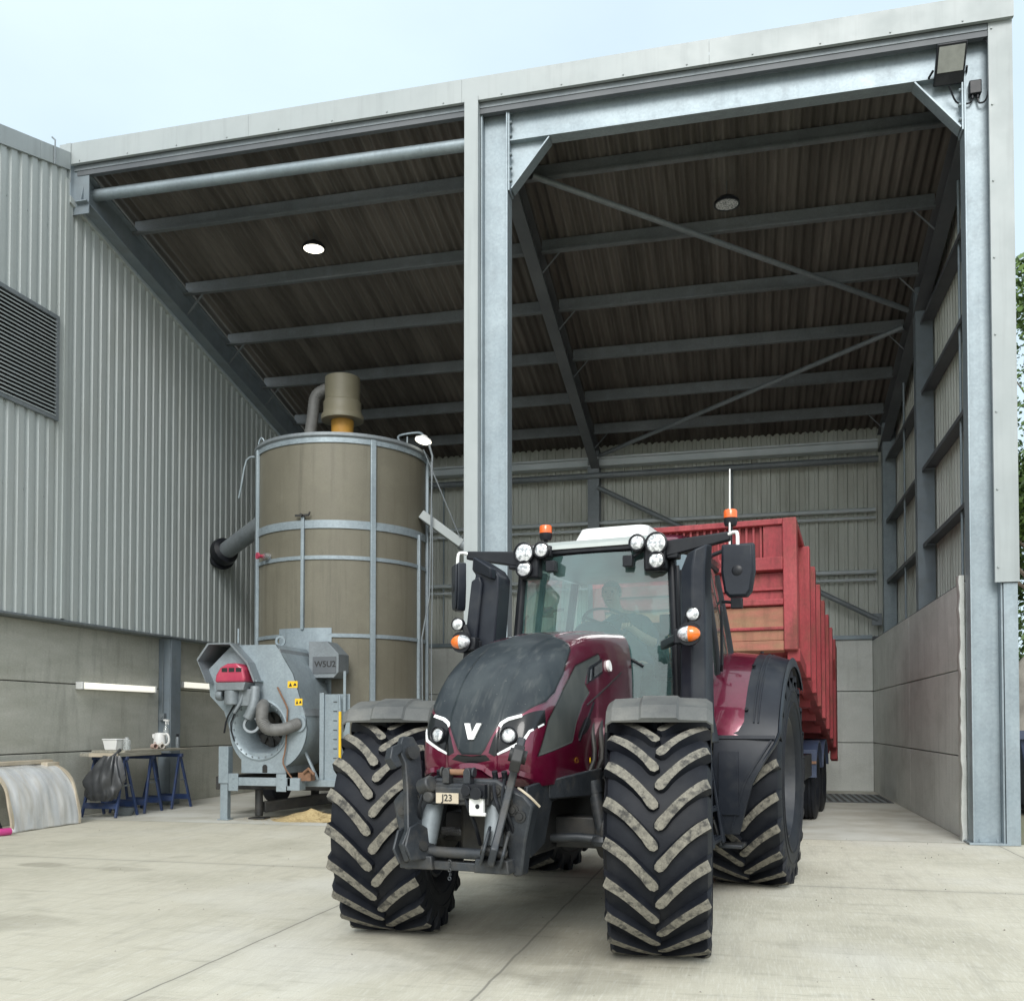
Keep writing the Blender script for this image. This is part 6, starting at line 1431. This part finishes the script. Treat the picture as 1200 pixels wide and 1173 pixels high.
# spilled straw heap in front of the dryer
sh_=thing('straw_heap','small heap of spilled straw and grain on the floor in front of the dryer fan','straw heap',(-6.3,13.3,0))
mb=MB(); rows=[]
for i in range(9):
    row=[]; rr=i/8
    for k in range(33):
        a=2*math.pi*k/32; f=1+.35*mnoise.noise(Vector((math.cos(a)*1.5,math.sin(a)*1.5,4))); x=-6.32+.66*rr*f*math.cos(a); y=13.35+.42*rr*f*math.sin(a)
        h=.17*(1-rr)**1.2*(1+.7*mnoise.noise(Vector((x*3,y*3,0)))); row.append((x,y,.002+max(0,h)))
    row[-1]=row[0]; rows.append(row)
mb.grid(rows); mb.build('mound','straw',sh_)
mb=MB()
for k in range(1500):
    a=random.uniform(0,6.28); r=abs(random.gauss(0,.55)); x=-6.25+.95*r*math.cos(a); y=13.35+.5*r*math.sin(a); z=.006+max(0,.10*(1-r*1.2))*random.random()+.02*random.random()*max(0,1-r)
    l=random.uniform(.03,.11); b=random.uniform(0,6.28); dz=random.uniform(-.02,.03)*max(.1,1-r); d=Vector((math.cos(b)*l,math.sin(b)*l,dz)); p=Vector((x,y,z)); sd=Vector((-math.sin(b),math.cos(b),0))*.004
    mb.add([p-sd,p+sd,p+d+sd+Vector((0,0,.004)),p+d-sd+Vector((0,0,.004))],[(0,1,2,3)])
ob=mb.build('stalks','straw',sh_,recalc=False); ob['kind']='stuff'

# litter: pebbles and crumbs on the yard
mb=MB(); rng=random.Random(3)
for k in range(260):
    x=rng.uniform(-9.5,4); y=rng.uniform(3.2,12.8); r=rng.uniform(.003,.009)*(1.6 if rng.random()<.05 else 1); c=Vector((x,y,r*.4)); 
    vs=[c+Vector((math.cos(q*1.2566+rng.random())*r,math.sin(q*1.2566)*r,rng.uniform(-.2,.3)*r)) for q in range(5)]+[c+Vector((0,0,r*.7)),c-Vector((0,0,r*.5))]
    mb.add(vs,[(q,(q+1)%5,5) for q in range(5)]+[((q+1)%5,q,6) for q in range(5)])
ob=mb.build('grit','stone',None); tag(ob,'scattered grit and crumbs lying on the concrete yard','grit',kind='stuff')

# ------------------------------------------------------------------ outside, right of the shed
def leaf_tree(name,label,loc,h,rad,seed,mat,nl=9000,group='trees beyond the shed'):
    t=thing(name,label,'tree',loc,0,group,world=False); rg=random.Random(seed)
    mb=MB(); mb.tube([(0,0,0),(.05,.03,h*.2),(-.03,.05,h*.45),(.02,0,h*.8)],[h*.026,h*.02,h*.014,.03],10)
    cl=[]
    for k in range(26):
        a=rg.uniform(0,6.28); zz=h*(.12+.86*rg.random()); prof=math.sin(math.pi*min(1,max(.08,(zz/h-.02))))**.6; rr=rad*prof*(.35+.65*math.sqrt(rg.random()))
        c=Vector((math.cos(a)*rr,math.sin(a)*rr,zz)); cl.append((c,rad*rg.uniform(.22,.42)))
        mb.tube([(0,0,max(.3,zz*.6)),(c.x*.5,c.y*.5,zz*.85),tuple(c)],[.05*h/8,.03*h/8,.012],6)
    mb.build('trunk','bark',t)
    mb=MB()
    for k in range(nl):
        c,r=cl[rg.randrange(len(cl))]; d=Vector((rg.gauss(0,1),rg.gauss(0,1),rg.gauss(0,.8))); d.normalize(); p=c+d*r*(.45+.6*rg.random()**.5)
        if p.z<.05: continue
        n=Vector((rg.gauss(0,1),rg.gauss(0,1),rg.gauss(.5,1))).normalized(); u=n.orthogonal().normalized(); v=n.cross(u); s=rg.uniform(.07,.15)
        mb.mat(0 if rg.random()<.6 else 1).add([p-u*s*.5,p+v*s*.35,p+u*s,p-v*s*.35],[(0,1,2,3)])
    mb.build('crown',['leaf','leafd'],t,recalc=False)
leaf_tree('broadleaf_tree','tall leafy tree just outside the right corner of the shed',(6.3,20.6,0),10.4,2.5,1,'leaf',26000)
leaf_tree('broadleaf_tree','rounder leafy tree standing behind the tall one to the right of the shed',(9.4,29.5,0),13.5,4.0,2,'leaf',15000)
leaf_tree('broadleaf_tree','lower leafy tree behind the gravel heap to the right of the shed',(6.9,23.0,0),7.6,2.5,5,'leaf',20000)
gh=thing('gravel_heap','grey gravel heap outside the right wall of the shed','gravel heap',(6.0,20,0))
mb=MB(); rows=[]
for i in range(15):
    rr=i/14; row=[]
    for k in range(41):
        a=2*math.pi*k/40; x=6.2+2.6*rr*math.cos(a); y=20.4+1.8*rr*math.sin(a); h=3.7*(1-rr)**.9*(1+.25*mnoise.noise(Vector((x,y,0))))+.12*mnoise.noise(Vector((x*3,y*3,2)))*(1-rr)
        row.append((x,y,max(-.03,h)))
    row[-1]=row[0]; rows.append(row)
mb.grid(rows); mb.build('heap','stone',gh)
sk_=thing('skip','dark navy steel skip standing on the ground outside the right wall of the shed','skip',(4.7,17.2,0))
mb=MB(); mb.hexa([(4.35,16.6,.12),(5.9,16.6,.12),(5.9,18.0,.12),(4.35,18.0,.12)],[(4.1,16.3,1.25),(6.1,16.3,1.25),(6.1,18.2,1.25),(4.1,18.2,1.25)]); mb.build('bin','navy',sk_,bevel=.02)
mb=MB(); mb.box(4.05,6.15,16.25,16.35,1.2,1.32); mb.box(4.05,4.15,16.35,18.25,1.2,1.32); mb.box(4.05,6.15,18.15,18.25,1.2,1.32); mb.box(6.05,6.15,16.35,18.15,1.2,1.32); mb.build('rim','navy',sk_)
mb=MB(); 
for x in (4.6,5.6): mb.box(x-.08,x+.08,16.6,18.0,.002,.12)
mb.build('skid','irond',sk_)
